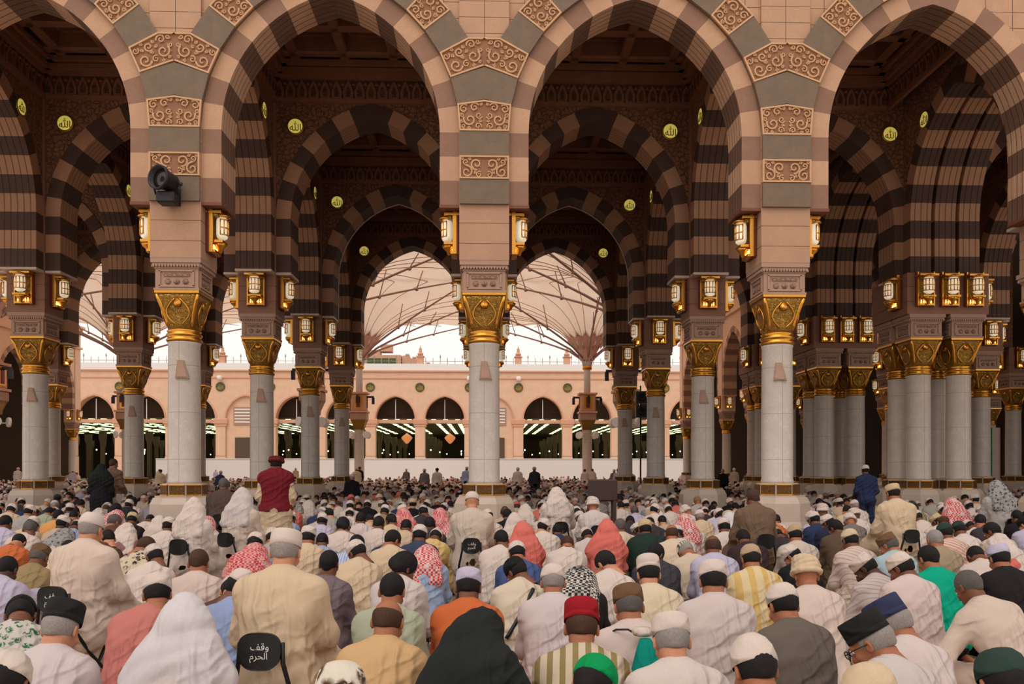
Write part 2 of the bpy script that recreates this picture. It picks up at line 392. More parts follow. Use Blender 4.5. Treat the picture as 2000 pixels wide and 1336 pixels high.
# piers above the corbels (they run up to the ceiling between the arches)
def pier_mesh(name, sx, sy, z0, z1, m):
    b = MB(); b.box((0,0,(z0+z1)/2), (sx, sy, z1-z0), 0)
    return b.mesh(name, [m])
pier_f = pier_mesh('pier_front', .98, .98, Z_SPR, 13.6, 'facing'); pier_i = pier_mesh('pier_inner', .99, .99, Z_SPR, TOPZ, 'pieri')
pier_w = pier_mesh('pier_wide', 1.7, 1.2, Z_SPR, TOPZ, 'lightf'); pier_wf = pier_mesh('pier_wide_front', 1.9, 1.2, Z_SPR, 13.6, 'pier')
for r, y in enumerate(ROWS):
    for x in ([-12,-6,0,6] if r == 0 else ([-18,-12,-6,0,6,17.6] if r == 1 else [-24,-18,-12,-6,0,6,17.6])):
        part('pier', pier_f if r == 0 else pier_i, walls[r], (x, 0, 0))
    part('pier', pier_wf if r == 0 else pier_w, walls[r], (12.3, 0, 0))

# front panels: alternating grey blocks and carved reliefs
LP = .64
def radial0(i):
    """where the radial joint i meets the pier axis"""
    p = arc_pt(i, RING+.005); q = arc_pt(i, RING+LP); sp, sq = p[0]+3, q[0]+3; t = sp/(sp-sq); return p[1]+(q[1]-p[1])*t
def band_poly(i0, i1):
    """panel between boundaries i0,i1 on the right half of a pier, in pier coordinates (s>=0 from the pier axis)"""
    g = .012
    def pq(i):
        p = arc_pt(i, RING+.005); q = arc_pt(i, RING+LP)
        sp, sq = p[0]+3, q[0]+3
        if sq < 0: t = sp/(sp-sq); q = (p[0]+(q[0]-p[0])*t, p[1]+(q[1]-p[1])*t); sq = 0.0
        return (sp, p[1]), (sq, q[1])
    p0, q0 = pq(i0); p1, q1 = pq(i1)
    return [p0, p1, q1, q0]
def inset(poly, d):
    """shrink a convex polygon by d"""
    n = len(poly); A = sum(poly[i][0]*poly[(i+1)%n][1]-poly[(i+1)%n][0]*poly[i][1] for i in range(n)); sgn = 1 if A > 0 else -1
    ln = []
    for i in range(n):
        a, c = Vector(poly[i]), Vector(poly[(i+1)%n]); t = (c-a).normalized(); nrm = Vector((-t.y, t.x))*sgn
        ln.append((a+nrm*d, t))
    out = []
    for i in range(n):
        (p, u), (q, v) = ln[i-1], ln[i]
        den = u.x*v.y-u.y*v.x
        if abs(den) < 1e-6: out.append((q.x, q.y)); continue
        k = ((q.x-p.x)*v.y-(q.y-p.y)*v.x)/den; out.append((p.x+u.x*k, p.y+u.y*k))
    return out
def inside(poly, p, m=0):
    n = len(poly); A = sum(poly[i][0]*poly[(i+1)%n][1]-poly[(i+1)%n][0]*poly[i][1] for i in range(n)); s = 1 if A > 0 else -1
    for i in range(n):
        a, c = Vector(poly[i]), Vector(poly[(i+1)%n]); t = (c-a).normalized()
        if s*((p[1]-a.y)*t.x-(p[0]-a.x)*t.y) < m: return False
    return True
def scroll_panel(polys, seeds, name):
    """carved panel: sunk ground, raised frame and spiral scrolls with leaves. polys: convex pieces; seeds: (x, z, r, turn, dir)"""
    b = MB(); y0 = -.49
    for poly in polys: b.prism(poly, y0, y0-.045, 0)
    outer = polys[0] if len(polys) == 1 else [polys[0][0], polys[0][1], polys[0][2], polys[1][2], polys[1][1], polys[1][0], polys[1][3]] if len(polys) == 2 else polys[0]
    def ok(p): return any(inside(inset(pl, .045) if len(polys) == 1 else pl, p, .0) for pl in polys)
    for pl in polys:
        n = len(pl)
        for i in range(n):
            a, c = pl[i], pl[(i+1)%n]
            if len(polys) > 1 and abs(a[0]) < 1e-4 and abs(c[0]) < 1e-4: continue
            ip = inset(pl, .032); a2, c2 = ip[i], ip[(i+1)%n]
            b.add([(a[0],y0-.085,a[1]), (c[0],y0-.085,c[1]), (c2[0],y0-.085,c2[1]), (a2[0],y0-.085,a2[1]),
                   (a[0],y0,a[1]), (c[0],y0,c[1]), (c2[0],y0-.04,c2[1]), (a2[0],y0-.04,a2[1])], [(0,1,2,3),(0,1,5,4),(3,2,6,7)], 1)
    for x, z, r, a0, dr in seeds:
        pts = []
        for k in range(26):
            t = k/25; rr = r*(1-t*.82); a = a0+dr*t*2.6*PI
            pts.append((x+rr*math.cos(a), y0-.06, z+rr*math.sin(a)))
        b.tube(pts, [(.01+.085*r)*(1-.3*k/25) for k in range(26)], 6, 1)
        for k in (2, 7, 12, 16):
            p = pts[k]; a = a0+dr*k/25*2.6*PI+dr*.5
            d = (math.cos(a), math.sin(a)); L = r*.42
            tip = (p[0]+d[0]*L, p[1], p[2]+d[1]*L)
            nx = (-d[1]*.018, d[0]*.018)
            mid = (p[0]+d[0]*L*.5, y0-.082, p[2]+d[1]*L*.5)
            b.add([(p[0],y0-.05,p[2]), (mid[0]+nx[0],y0-.05,mid[2]+nx[1]), tip, (mid[0]-nx[0],y0-.05,mid[2]-nx[1]), mid],
                  [(0,1,4),(1,2,4),(2,3,4),(3,0,4)], 1)
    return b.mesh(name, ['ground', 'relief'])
def pack(poly, n, rmax, seed, half=False):
    """scroll centres packed inside a convex outline"""
    r_ = random.Random(seed); xs = [q[0] for q in poly]; zs = [q[1] for q in poly]; out = []
    for rad in (rmax, rmax*.72, rmax*.52, rmax*.36, rmax*.26):
        for _ in range(500):
            if len(out) >= n: break
            q = (r_.uniform(min(xs), max(xs)), r_.uniform(min(zs), max(zs)))
            if not inside(poly, q, rad+.022): continue
            if any((q[0]-o[0])**2+(q[1]-o[1])**2 < (rad*1.02+o[2])**2 for o in out): continue
            out.append((q[0], q[1], rad, r_.uniform(0, 6.28), r_.choice((-1, 1))))
    return out
def sym(seeds): return seeds+[(-x, z, r, PI-a, -d) for x, z, r, a, d in seeds]
z = lambda i: Z_SPR+(ZS-Z_SPR)*i/3
rect = lambda i: [(-.485, z(i)+.01), (.485, z(i)+.01), (.485, z(i+1)-.01), (-.485, z(i+1)-.01)]
def mir(poly): return [(-x, zz) for x, zz in poly]
rh = [(0, z(1)), (.485, z(1)), (.485, z(2)), (0, z(2))]
small_carve = scroll_panel([rect(1)], sym(pack(rh, 48, .12, 4)), 'carved_panel_small')
p3 = band_poly(3, 4); pk = radial0(4)-.01
mid_poly = [(-p3[0][0], p3[0][1]), (p3[0][0], p3[0][1]), p3[1], (0, pk), (-p3[1][0], p3[1][1])]
mh = [(0, p3[0][1]), (p3[0][0], p3[0][1]), p3[1], (0, pk)]
mid_carve = scroll_panel([mid_poly], sym(pack(mh, 54, .125, 7)), 'carved_panel_mid')
w3 = band_poly(5, 6)
w3h = [(w3[0][0], w3[0][1]), (w3[1][0], w3[1][1]), (w3[2][0], w3[2][1]), (0, w3[2][1]), (0, radial0(5)+.012)]
wide_carve = scroll_panel([w3h, mir(w3h)], sym(pack(w3h, 78, .13, 3)), 'carved_panel_wide')
def side_carve(i, nm):
    pl = band_poly(i, i+1); s = pack(pl, 60, .12, i)
    return scroll_panel([pl], s, nm), scroll_panel([mir(pl)], [(-x, zz, r, PI-a, -d) for x, zz, r, a, d in s], nm+'_mirror')
s7, s7m = side_carve(7, 'carved_panel_side'); s9, s9m = side_carve(9, 'carved_panel_upper')
def slab(polys, nm):
    b = MB()
    for p in polys: b.prism(p, -.48, -.56, 0)
    return b.mesh(nm, ['grey'])
g0 = slab([[(-.485, z(0)), (.485, z(0)), (.485, z(1)), (-.485, z(1))], [(-.485, z(2)), (.485, z(2)), (.485, z(3)), (-.485, z(3))]], 'grey_block_low')
gc = band_poly(4, 5); gch = [gc[0], gc[1], (0, radial0(5)-.012), (0, radial0(4)+.012)]
g1 = slab([gch, mir(gch)], 'grey_chevron')
g6 = slab([band_poly(6, 7)], 'grey_side'); g6m = slab([mir(band_poly(6, 7))], 'grey_side_mirror')
g8 = slab([band_poly(8, 9)], 'grey_upper'); g8m = slab([mir(band_poly(8, 9))], 'grey_upper_mirror')
bb = MB()
for i, m_ in ((0,1),(1,0),(2,1)): pass
for x in (-12, -6, 0, 6):
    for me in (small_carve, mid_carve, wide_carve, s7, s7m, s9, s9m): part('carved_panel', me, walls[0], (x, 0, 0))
    for me in (g0, g1, g6, g6m, g8, g8m): part('grey_panel', me, walls[0], (x, 0, 0))

# ---- columns ------------------------------------------------------------------
def shaft_mesh():
    b = MB(); b.lathe([(.325,Z_S0),(.325,Z_S0+.05),(.312,Z_S0+.09),(.312,2.6),(.303,Z_S1-.06),(.315,Z_S1-.03),(.315,Z_S1)], 32); return b.mesh('column_shaft', ['marble'])
def base_mesh():
    b = MB(); r8 = PI/8
    b.lathe([(.86,0),(.86,.16),(.8,.2),(.72,.46),(.66,.62),(.64,.98),(.6,1.06),(.58,1.1)], 8, rot=r8, smooth=False)
    b.lathe([(.55,1.1),(.55,1.14)], 8, rot=r8, smooth=False); b.lathe([(.43,1.14),(.43,1.36),(.4,1.38)], 8, rot=r8, smooth=False)
    return b.mesh('column_base', ['marbleb'])
def grille_mesh():
    b = MB(); ap = .43*math.cos(PI/8)
    b.box((0, -ap-.012, 1.255), (.29, .03, .19), 0); b.box((0, -ap-.02, 1.155), (.3, .03, .02), 1); b.box((0, -ap-.02, 1.355), (.3, .03, .02), 1)
    return b.mesh('vent_grille', ['brass', 'goldp'])
def sq(h, n=8):
    """points of a square ring of half size h, n per side"""
    out = []
    for k in range(4):
        for j in range(n):
            t = -1+2*j/n; p = (h, t*h); a = k*PI/2
            out.append((p[0]*math.cos(a)-p[1]*math.sin(a), p[0]*math.sin(a)+p[1]*math.cos(a)))
    return out
def capital_mesh():
    b = MB(); rings = []
    for k in range(9):
        t = k/8; h = .285+(.415-.285)*(t**1.25); rr = .305+(.43-.305)*t; ring = []
        for x, y in sq(1, 8):
            a = math.atan2(y, x); s = (x*h*1.0, y*h*1.0); c = (rr*math.cos(a), rr*math.sin(a)); f = min(1, t*1.6)
            ring.append((c[0]*(1-f)+s[0]*f, c[1]*(1-f)+s[1]*f, Z_C0+(Z_C1-.05-Z_C0)*t))
        rings.append(ring)
    b.loft(rings, 0, True)
    for k in range(4):     # corner leaves and a boss on each face
        a = k*PI/2+PI/4; pts = []
        for j in range(7):
            t = j/6; rr = .33+.24*t**1.4; pts.append((rr*math.cos(a), rr*math.sin(a), Z_C0+.05+(Z_C1-.12-Z_C0)*t))
        b.tube(pts, [.03,.035,.04,.045,.045,.04,.03], 8, 1)
        a = k*PI/2; mt = Matrix.Rotation(a, 4, 'Z')
        b.lathe([(.0,-.05),(.07,-.03),(.09,0),(.07,.03),(0,.05)], 10, mat=mt @ Matrix.Translation((.375,0,Z_C0+.5)) @ Matrix.Rotation(PI/2, 4, 'Y'), mi=1)
        for sgn in (-1, 1):
            pts = []
            for j in range(14):
                t = j/13; q = sgn*(.05+.2*math.sin(t*PI)*(1-.3*t)); zz = Z_C0+.08+.5*t; pts.append(mt @ Vector((.3+.1*t+.012, q, zz)))
            b.tube(pts, .014, 6, 1)
    b.box((0,0,Z_C1-.025), (.86,.86,.05), 1)
    return b.mesh('column_capital', ['gold', 'goldp'])
def collar_mesh():
    b = MB(); b.lathe([(.3,Z_S1),(.335,Z_S1+.02),(.345,Z_S1+.05),(.32,Z_S1+.075),(.31,Z_S1+.1),(.34,Z_S1+.125),(.345,Z_S1+.15),(.315,Z_S1+.18),(.305,Z_S1+.2),(.33,Z_S1+.22),(.31,Z_C0)], 32)
    return b.mesh('gold_collar', ['goldp'])
def impost_mesh():
    b = MB(); z0 = Z_C1
    b.box((0,0,z0+.02), (.88,.88,.04), 0); b.box((0,0,z0+.22), (.83,.83,.40), 0)
    for k in range(4):
        mt = Matrix.Rotation(k*PI/2, 4, 'Z'); y = -.415
        for (cx_, cz_, sx_, sz_) in ((0,z0+.38,.68,.035),(0,z0+.08,.68,.035),(-.325,z0+.23,.03,.3),(.325,z0+.23,.03,.3)):
            b.box((cx_, y-.015, cz_), (sx_, .03, sz_), 0, mt)
        for (cx_) in (-.17, 0, .17):
            b.lathe([(.02,-.035),(.06,-.02),(.06,.02),(.02,.035)], 6, mat=mt @ Matrix.Translation((cx_, y, z0+.17)) @ Matrix.Rotation(PI/2, 4, 'X'), mi=1)
        b.box((0, y-.012, z0+.3), (.5, .025, .06), 1, mt)
        for j in range(16):   # dentils
            b.box((-.43+.0573*j, -.455, z0+.475), (.032, .05, .05), 0, mt)
    b.box((0,0,z0+.44), (.86,.86,.04), 0); b.box((0,0,z0+.51), (.92,.92,.07), 0); b.box((0,0,z0+.575), (.97,.97,.09), 0)
    return b.mesh('impost_block', ['impost', 'impostc'])
def pillar_mesh(m, sx=.98, sy=.98):
    b = MB(); z0 = Z_I1
    for a, c in ((z0, z0+.32), (z0+.332, z0+.72), (z0+.732, Z_SPR)):
        b.box((0,0,(a+c)/2), (sx, sy, c-a), 0)
    b.box((0,0,(z0+Z_SPR)/2), (sx-.03, sy-.03, Z_SPR-z0), 0)
    return b.mesh('stone_pillar', [m])
def speaker_mesh():
    b = MB(); zz = 3.62
    y = -.335
    b.add([(-.1,y,zz-.17),(.16,y,zz-.17),(.06,y,zz+.19),(-.06,y,zz+.19),(-.1,y+.1,zz-.17),(.16,y+.1,zz-.17),(.06,y+.1,zz+.19),(-.06,y+.1,zz+.19)],
          [(0,1,2,3),(4,7,6,5),(0,4,5,1),(1,5,6,2),(2,6,7,3),(3,7,4,0)], 0)
    b.add([(-.075,y-.012,zz-.14),(.125,y-.012,zz-.14),(.045,y-.012,zz+.16),(-.045,y-.012,zz+.16),(-.075,y,zz-.14),(.125,y,zz-.14),(.045,y,zz+.16),(-.045,y,zz+.16)],
          [(0,1,2,3),(0,4,5,1),(1,5,6,2),(2,6,7,3),(3,7,4,0)], 1)
    return b.mesh('column_speaker', ['speaker', 'impost'])
SHAFT, BASE, GRILLE, CAP, COLLAR, IMP = shaft_mesh(), base_mesh(), grille_mesh(), capital_mesh(), collar_mesh(), impost_mesh()
PILL_F, PILL_I, PILL_W, PILL_WF = pillar_mesh('pier'), pillar_mesh('pieri'), pillar_mesh('pieri', 2.2, 2.0), pillar_mesh('pier', 1.8, 1.0)
SPK = speaker_mesh()
def column(x, y, label, group, pill=None, low=False):
    t = empty('column', (x, y, 0)); tag(t, label, 'column', group)
    part('base', BASE, t); part('shaft', SHAFT, t); part('gold_collar', COLLAR, t); part('capital', CAP, t); part('impost_block', IMP, t)
    for k in range(8): part('vent_grille', GRILLE, t, rz=k*PI/4)
    if pill: part('stone_pillar', pill, t)
    return t
colpos = []
rown = ['front row of columns', 'second row of columns', 'third row of columns', 'fourth row of columns']
lab0 = {-12: 'pale marble column at the far left of the front row, just outside the frame', -6: 'front marble column with a floodlight above and gilded capital, left of centre',
        0: 'tall front marble column with gilded capital in the middle of the picture', 6: 'front marble column with gilded capital at the right of centre'}
RN = ['front', 'second', 'third', 'fourth']
def col_label(r, x):
    side = {-24: 'fourth left of', -18: 'third left of', -12: 'second left of', -6: 'first left of', 0: 'directly behind', 6: 'first right of', 17.6: 'well right of'}[x]
    return 'marble column with gilded capital in the %s row, %s the middle front column' % (RN[r], side)
for r, y in enumerate(ROWS):
    xs = [-6,0,6] if r == 0 else ([-12,-6,0,6] if r == 1 else [-18,-12,-6,0,6,17.6])
    for x in xs:
        if r == 2 and x == -18: continue
        column(x, y, lab0[x] if r == 0 else col_label(r, x), rown[r], PILL_F if r == 0 else PILL_I); colpos.append((x, y))
        if r == 0 or x in (-12,-6,6):
            s = link('speaker', SPK, None, (x, y, 0), .12 if x < 0 else (0 if x == 0 else -.25))
            tag(s, 'tapered tan loudspeaker panel on the shaft of the %s row column %s' % (RN[r], {-12:'at far left', -6:'left of centre', 0:'at centre', 6:'right of centre'}[x]), 'loudspeaker', 'column loudspeakers')
    if r > 0:
        for i, (dx, dy) in enumerate(((-.55,-.52),(.55,-.52),(-.55,.52),(.55,.52))):
            c = column(12.3+dx, y+dy, 'marble column of the %s row cluster of four at right, its %s %s one' % (RN[r], ('front','front','rear','rear')[i], ('left','right','left','right')[i]), 'clustered columns')
            colpos.append((12.3+dx, y+dy))
        part('stone_pillar', PILL_W, walls[r], (12.3, 0, 0))
part('stone_pillar', PILL_WF, walls[0], (12.3, 0, 0))
part('stone_pillar', PILL_F, walls[0], (-12, 0, 0))
for (x, nm) in ((11.8, 'left'), (12.8, 'right')):
    column(x, ROWS[0], 'front row marble column of a pair just outside the right edge, the %s one' % nm, 'front row of columns'); colpos.append((x, ROWS[0]))

# ---- gilded wall lanterns ------------------------------------------------------
def lantern_parts():
    b = MB(); z1 = Z_SPR-.08
    b.box((0,-.03,6.42), (.44,.05,.86), 0); b.box((0,-.05,6.42), (.5,.03,.92), 1)      # dark red surround then gold plate
    bp = MB(); bp.box((0,-.06,6.42), (.40,.05,.84), 0)
    for sg in (-1,1): bp.box((sg*.215,-.09,6.42), (.03,.1,.9), 1)
    bp.box((0,-.16,z1-.03), (.5,.3,.05), 1); bp.box((0,-.13,z1-.09), (.42,.22,.06), 0)
    bp.box((0,-.1,6.0), (.40,.16,.05), 1)
    plate = bp.mesh('back_plate', ['gold', 'goldp'])
    gl = MB(); gl.lathe([(0,-.24),(.07,-.235),(.125,-.2),(.14,-.14),(.14,.12),(.125,.17),(.08,.2),(0,.205)], 16, c=(0,-.26,6.5), sy=.8)
    glass = gl.mesh('lamp_glass', ['lamp'])
    gr = MB()
    for j in range(6):
        a = -PI/2+(j-2.5)*PI/5.2; gr.tube([(.147*math.cos(a), -.26+.118*math.sin(a), 6.5+zz) for zz in (-.15,-.05,.05,.14)], .013, 5, 0)
    for zz in (-.16,-.02,.14): gr.tube([(.149*math.cos(a), -.26+.12*math.sin(a), 6.5+zz) for a in [PI*1.0+PI*j/10 for j in range(11)]], .012, 5, 0)
    grille = gr.mesh('lamp_grille', ['goldp'])
    hd = MB(); hd.lathe([(.0,.3),(.06,.27),(.15,.235),(.17,.21),(.13,.19),(0,.19)], 16, c=(0,-.26,6.5)); hd.box((0,-.12,6.755), (.3,.05,.03), 1); hood = hd.mesh('lamp_hood', ['goldp', 'lampo'])
    tr_ = MB(); tr_.box((0,-.2,6.2), (.34,.24,.05), 0); tr_.lathe([(0,-.2),(.04,-.17),(.05,-.12),(.12,-.06),(.15,0)], 12, c=(0,-.22,6.18), mi=0)
    for k in range(5): tr_.lathe([(.012,0),(.022,.04),(.012,.08),(.018,.1)], 6, c=(-.13+.065*k,-.13,6.03), mi=1)
    tray = tr_.mesh('lamp_tray', ['goldp', 'lampo'])
    return b.mesh('lantern_surround', ['red', 'red']), plate, glass, grille, hood, tray
SURR, PLATE, GLASS, GRL, HOOD, TRAY = lantern_parts()
def lantern(x, y, rz, label, group='gilded wall lanterns'):
    t = empty('wall_lantern', (x, y, 0), rz); tag(t, label, 'wall lantern', group)
    part('surround', SURR, t); part('back_plate', PLATE, t); part('lamp_glass', GLASS, t); part('lamp_grille', GRL, t); part('lamp_hood', HOOD, t); part('lamp_tray', TRAY, t)
where = {-18:'third column left of centre', -12:'second column left of centre', -6:'first column left of centre', 0:'centre column', 6:'first column right of centre', 17.6:'far right column'}
for r, y in enumerate(ROWS):
    for x in ([-6,0,6] if r == 0 else ([-12,-6,0,6] if r == 1 else [-18,-12,-6,0,6,17.6])):
        if r == 2 and x == -18: continue
        for rz, dx, dy, nm in ((0,0,-.49,'front'), (-PI/2,-.49,0,'left side'), (PI/2,.49,0,'right side')):
            if r == 0 and nm == 'front': continue
            if x == 0 and r > 0 and nm == 'front': continue
            lantern(x+dx, y+dy, rz, 'gilded lantern on the %s of the %s pier, %s' % (nm, RN[r], where[x]))
    if r > 0:
        for k, dx in enumerate((-.66,0,.66)):
            lantern(12.3+dx, y-1.0, 0, 'gilded lantern on the striped %s row pier at right, %s of three' % (RN[r], ('left','middle','right')[k]))
        lantern(11.2, y-.5, -PI/2, 'gilded lantern on the left flank of the striped %s row pier' % RN[r])
        lantern(13.4, y-.5, PI/2, 'gilded lantern on the right flank of the striped %s row pier' % RN[r])

# ---- lit gilt medallions with lettering -----------------------------------------
def text_mesh(body, size, name, mats, ext=.006):
    cu = bpy.data.curves.new(name, 'FONT'); cu.body = body; cu.size = size; cu.align_x = 'CENTER'; cu.align_y = 'CENTER'; cu.extrude = ext; cu.resolution_u = 3
    o = bpy.data.objects.new(name, cu); C.objects.link(o); bpy.context.view_layer.update()
    me = bpy.data.meshes.new_from_object(o.evaluated_get(bpy.context.evaluated_depsgraph_get()))
    bpy.data.objects.remove(o); me.name = name
    xs = [v.co for v in me.vertices]; mx = (max(v.x for v in xs)+min(v.x for v in xs))/2; my = (max(v.y for v in xs)+min(v.y for v in xs))/2
    for v in me.vertices: v.co = Vector((v.co.x-mx, -v.co.z, v.co.y-my))      # stands upright facing -Y
    me.materials.clear()
    for k in mats: me.materials.append(M[k])
    return me
ALLAH = text_mesh('\ufdf2', .25, 'lettering', ['script'])
dm = MB(); mtx = Matrix.Rotation(PI/2, 4, 'X'); dm.lathe([(.0,.05),(.19,.05),(.2,.04),(.2,0),(0,0)], 28, mat=mtx); DISC = dm.mesh('disc', ['medal'])
dm = MB(); dm.lathe([(.19,.05),(.225,.055),(.235,.03),(.235,0),(.19,0)], 28, mat=mtx, cap=False); DRIM = dm.mesh('rim', ['medrim'])
def medallion(x, y, z_, rz, label):
    t = empty('medallion', (x, y, z_), rz); tag(t, label, 'medallion', 'lit round medallions')
    part('disc', DISC, t); part('rim', DRIM, t); part('lettering', ALLAH, t, (0,-.052,0))
for r in (1, 2, 3):
    y = ROWS[r]-TH/2
    for x, s in ((-12,1),(-6,1),(-6,-1),(6,-1),(6,1)) + (((12,-1),) if r < 3 else ()):
        medallion(x+s*1.0, y, 10.75, 0, 'round lit gold medallion on the %s wall, %s of the %s' % (RN[r], 'right' if s > 0 else 'left', where.get(x, 'striped right pier')))
for r in (1, 2):
    for x, s in ((-12,1),(-6,1),(6,-1),(12,-1)):
        medallion((x+s*TH/2) if x < 12 else 11.4, ROWS[r]-1.55, 10.7, PI/2*s, 'gold medallion seen edge-on beside the %s row, %s' % (RN[r], where.get(x, 'striped right pier')))

# ---- frieze, ceiling and roof -----------------------------------------------------
def frieze_mesh(L):
    b = MB()
    b.box((0,-.05,11.42), (L,.1,.1), 0); b.box((0,-.09,12.02), (L,.18,.1), 0); b.box((0,-.14,12.14), (L,.28,.14), 0); b.box((0,-.2,12.3), (L,.4,.12), 0); b.box((0,-.03,11.72), (L,.06,.56), 1)
    n = int(L/.3)
    for k in range(n):      # row of palmettes
        x = -L/2+(k+.5)*L/n; w_ = L/n*.42
        b.prism([(x-w_,11.48),(x+w_,11.48),(x+w_*1.05,11.66),(x+w_*.6,11.84),(x,11.95),(x-w_*.6,11.84),(x-w_*1.05,11.66)], -.06, -.085, 0)
        b.prism([(x-w_*.5,11.52),(x+w_*.5,11.52),(x+w_*.5,11.68),(x,11.82),(x-w_*.5,11.68)], -.085, -.1, 2)
        b.lathe([(.05,-.03),(.05,.03)], 6, c=(x+L/n/2,-.06,11.86), mi=0)
    return b.mesh('frieze', ['ceil', 'ceild', 'ceild'])
def ceiling_mesh(W, D):
    """coffered ceiling of one bay: beams 1.5 m apart, stepped frames and painted panels"""
    b = MB(); z0 = 12.35; b.box((0,0,12.97), (W,D,.06), 1)
    for s in (-1,1):
        for q in (.75, 2.25):
            kx, ky = W/6, D/6
            b.bbox((s*q*kx,0,z0+.3), (.26,D,.6), .04, 0); b.bbox((0,s*q*ky,z0+.3), (W,.26,.6), .04, 0)
    for i in (-1,0,1):
        for j in (-1,0,1):
            cx_, cy_ = i*1.5*W/6, j*1.5*D/6; h = .62
            for (hh, zz, tk) in ((.58,z0+.28,.09),(.44,z0+.42,.08)):
                for dx, dy, sx, sy in ((0,hh,2*hh,tk),(0,-hh,2*hh,tk),(hh,0,tk,2*hh),(-hh,0,tk,2*hh)):
                    b.box((cx_+dx, cy_+dy, zz+.12), (sx, sy, .26), 0)
            b.lathe([(0,0),(.1,.01),(.2,.06),(.22,.1)], 12, c=(cx_,cy_,12.82), mi=0)
    return b.mesh('ceiling_coffers', ['ceil', 'ceild'])
cl = empty('ceiling', (0,0,0)); tag(cl, 'dark brown coffered ceiling over the arcade bays', 'ceiling', kind='structure')
cm = {}; fm = {}
for (y0, y1) in zip(ROWS, ROWS[1:]):
    for (x0, x1) in BAYS:
        if x0 < -18 or (x0 < -17 and y0 < 20): continue
        xa, xb = (x0, x1) if x1 != 12 else (6, 11.4)
        if x0 == 12.6: xa = 13.2
        W, D = xb-xa, y1-y0; key = (round(W,2), round(D,2))
        if key not in cm: cm[key] = ceiling_mesh(W-TH, D-TH)
        cx_, cy_ = (xa+xb)/2, (y0+y1)/2
        part('coffer_bay', cm[key], cl, (cx_, cy_, 0))
        for L, lx, ly, rz in ((W-TH, cx_, y1-TH/2, 0), (D-TH, xa+TH/2, cy_, PI/2), (D-TH, xb-TH/2, cy_, -PI/2), (W-TH, cx_, y0+TH/2, PI)):
            k = round(L, 2)
            if k not in fm: fm[k] = frieze_mesh(L)
            part('frieze', fm[k], cl, (lx, ly, 0), rz)
b = MB(); b.box((-.7, (ROWS[0]+ROWS[3])/2-.2, 13.3), (47.8, ROWS[3]-ROWS[0]+1.2, .5), 0); tag(b.build('roof', 'facing'), 'flat roof slab over the arcade hall', 'roof', kind='structure')
b = MB(); b.box((-.7, ROWS[0]-.2, 13.9), (47.8, 1.3, .7), 0); b.box((-.7, ROWS[0]-.3, 14.3), (47.8, 1.7, .14), 0); tag(b.build('trim_cornice', 'light'), 'cornice along the top of the front arcade', 'cornice', kind='structure')

# ---- floodlight above the left front column ---------------------------------------
t = empty('floodlight', (-6.02, ROWS[0]-.56, 6.98)); tag(t, 'dark grey floodlight projector on the stone pier left of centre', 'floodlight')
b = MB(); mt = Matrix.Rotation(R(-62), 4, 'X') @ Matrix.Rotation(R(-14), 4, 'Y')
mt = Matrix.Translation((-.02,-.34,.16)) @ Matrix.Rotation(R(-24), 4, 'Z') @ Matrix.Rotation(R(88), 4, 'X')
b.lathe([(.13,-.22),(.17,-.18),(.18,-.02),(.2,.1),(.235,.14),(.235,.2),(.205,.2),(.19,.08),(.0,.06)], 24, mat=mt); b.build('housing', 'darkmetal', t)
b = MB(); b.lathe([(0,.085),(.1,.095),(.185,.11),(.18,.09),(0,.07)], 24, mat=mt); b.build('lens', 'glassd', t)
b = MB(); b.bbox((0,-.28,-.17), (.34,.3,.22), .03); b.box((0,-.09,-.1), (.2,.18,.12)); b.box((0,-.012,-.06), (.3,.03,.34)); b.build('gear_box', 'darkmetal', t)
b = MB(); b.tube([(-.21,-.3,-.1),(-.24,-.34,.05),(-.235,-.36,.16)], .02); b.build('yoke_arm', 'darkmetal', t)
b = MB(); b.tube([(.21,-.3,-.1),(.24,-.3,.05),(.22,-.3,.16)], .02); b.build('yoke_arm', 'darkmetal', t)
b = MB(); b.tube([(.23,-.3,.1),(.28,-.3,.1)], .035); b.build('tilt_knob', 'darkmetal', t)

# ---- floor ------------------------------------------------------------------------
b = MB(); b.box((0, 75, -.05), (220, 240, .1), 0); tag(b.build('floor', 'paving'), 'pale marble floor under the crowd and the courtyard', 'floor', kind='structure')
for k, (y0, y1) in enumerate(((2.4,3.7),(3.95,5.25),(5.5,6.8),(7.05,8.35),(8.6,9.9),(10.15,11.45),(11.7,13.0),(13.25,14.6))):
    b = MB(); b.bbox((.3, (y0+y1)/2, .008), (24, y1-y0, .016), .006); o = b.build('prayer_carpet', 'carpet')
    tag(o, 'long tan patterned prayer carpet under the seated crowd, %s from the camera' % ORD[k], 'carpet', 'prayer carpets in rows')
# ------------------------------------------------------------------ courtyard beyond the hall
def simple_column_mesh():
    return None
def court_arcade(name, x, ys, face, label):
    """arcade running away from the camera along x; face=+1 looks to +x"""
    w = empty(name, (x, 0, 0)); tag(w, label, 'arcade wall', kind='structure')
    for y0, y1 in zip(ys, ys[1:]):
        o = part('arch', arch_court, w, (0, (y0+y1)/2, 0), PI/2); o.scale = ((y1-y0)/6, 1, 1)
    for y in ys: part('pier', pier_c, w, (0, y, 0))
    for y in (ys[0], ): pass
    b = MB(); L = ys[-1]-ys[0]+1.2; b.box((0, (ys[0]+ys[-1])/2, 13.75), (1.3, L, .5), 0); b.box((0, (ys[0]+ys[-1])/2, 14.1), (1.7, L, .2), 0); b.box((face*.5, (ys[0]+ys[-1])/2, 12.3), (.25, L, .16), 0)
    part('cornice', b.mesh('court_cornice', ['pink']), w)
    return w
arch_court = arch_mesh('arch_court', ['light','dark','pink','light','dark','pinkd'], 13.5)
pier_c = pier_mesh('pier_court', .98, .98, Z_SPR, 13.5, 'pink')
PILL_C = pillar_mesh('pink')
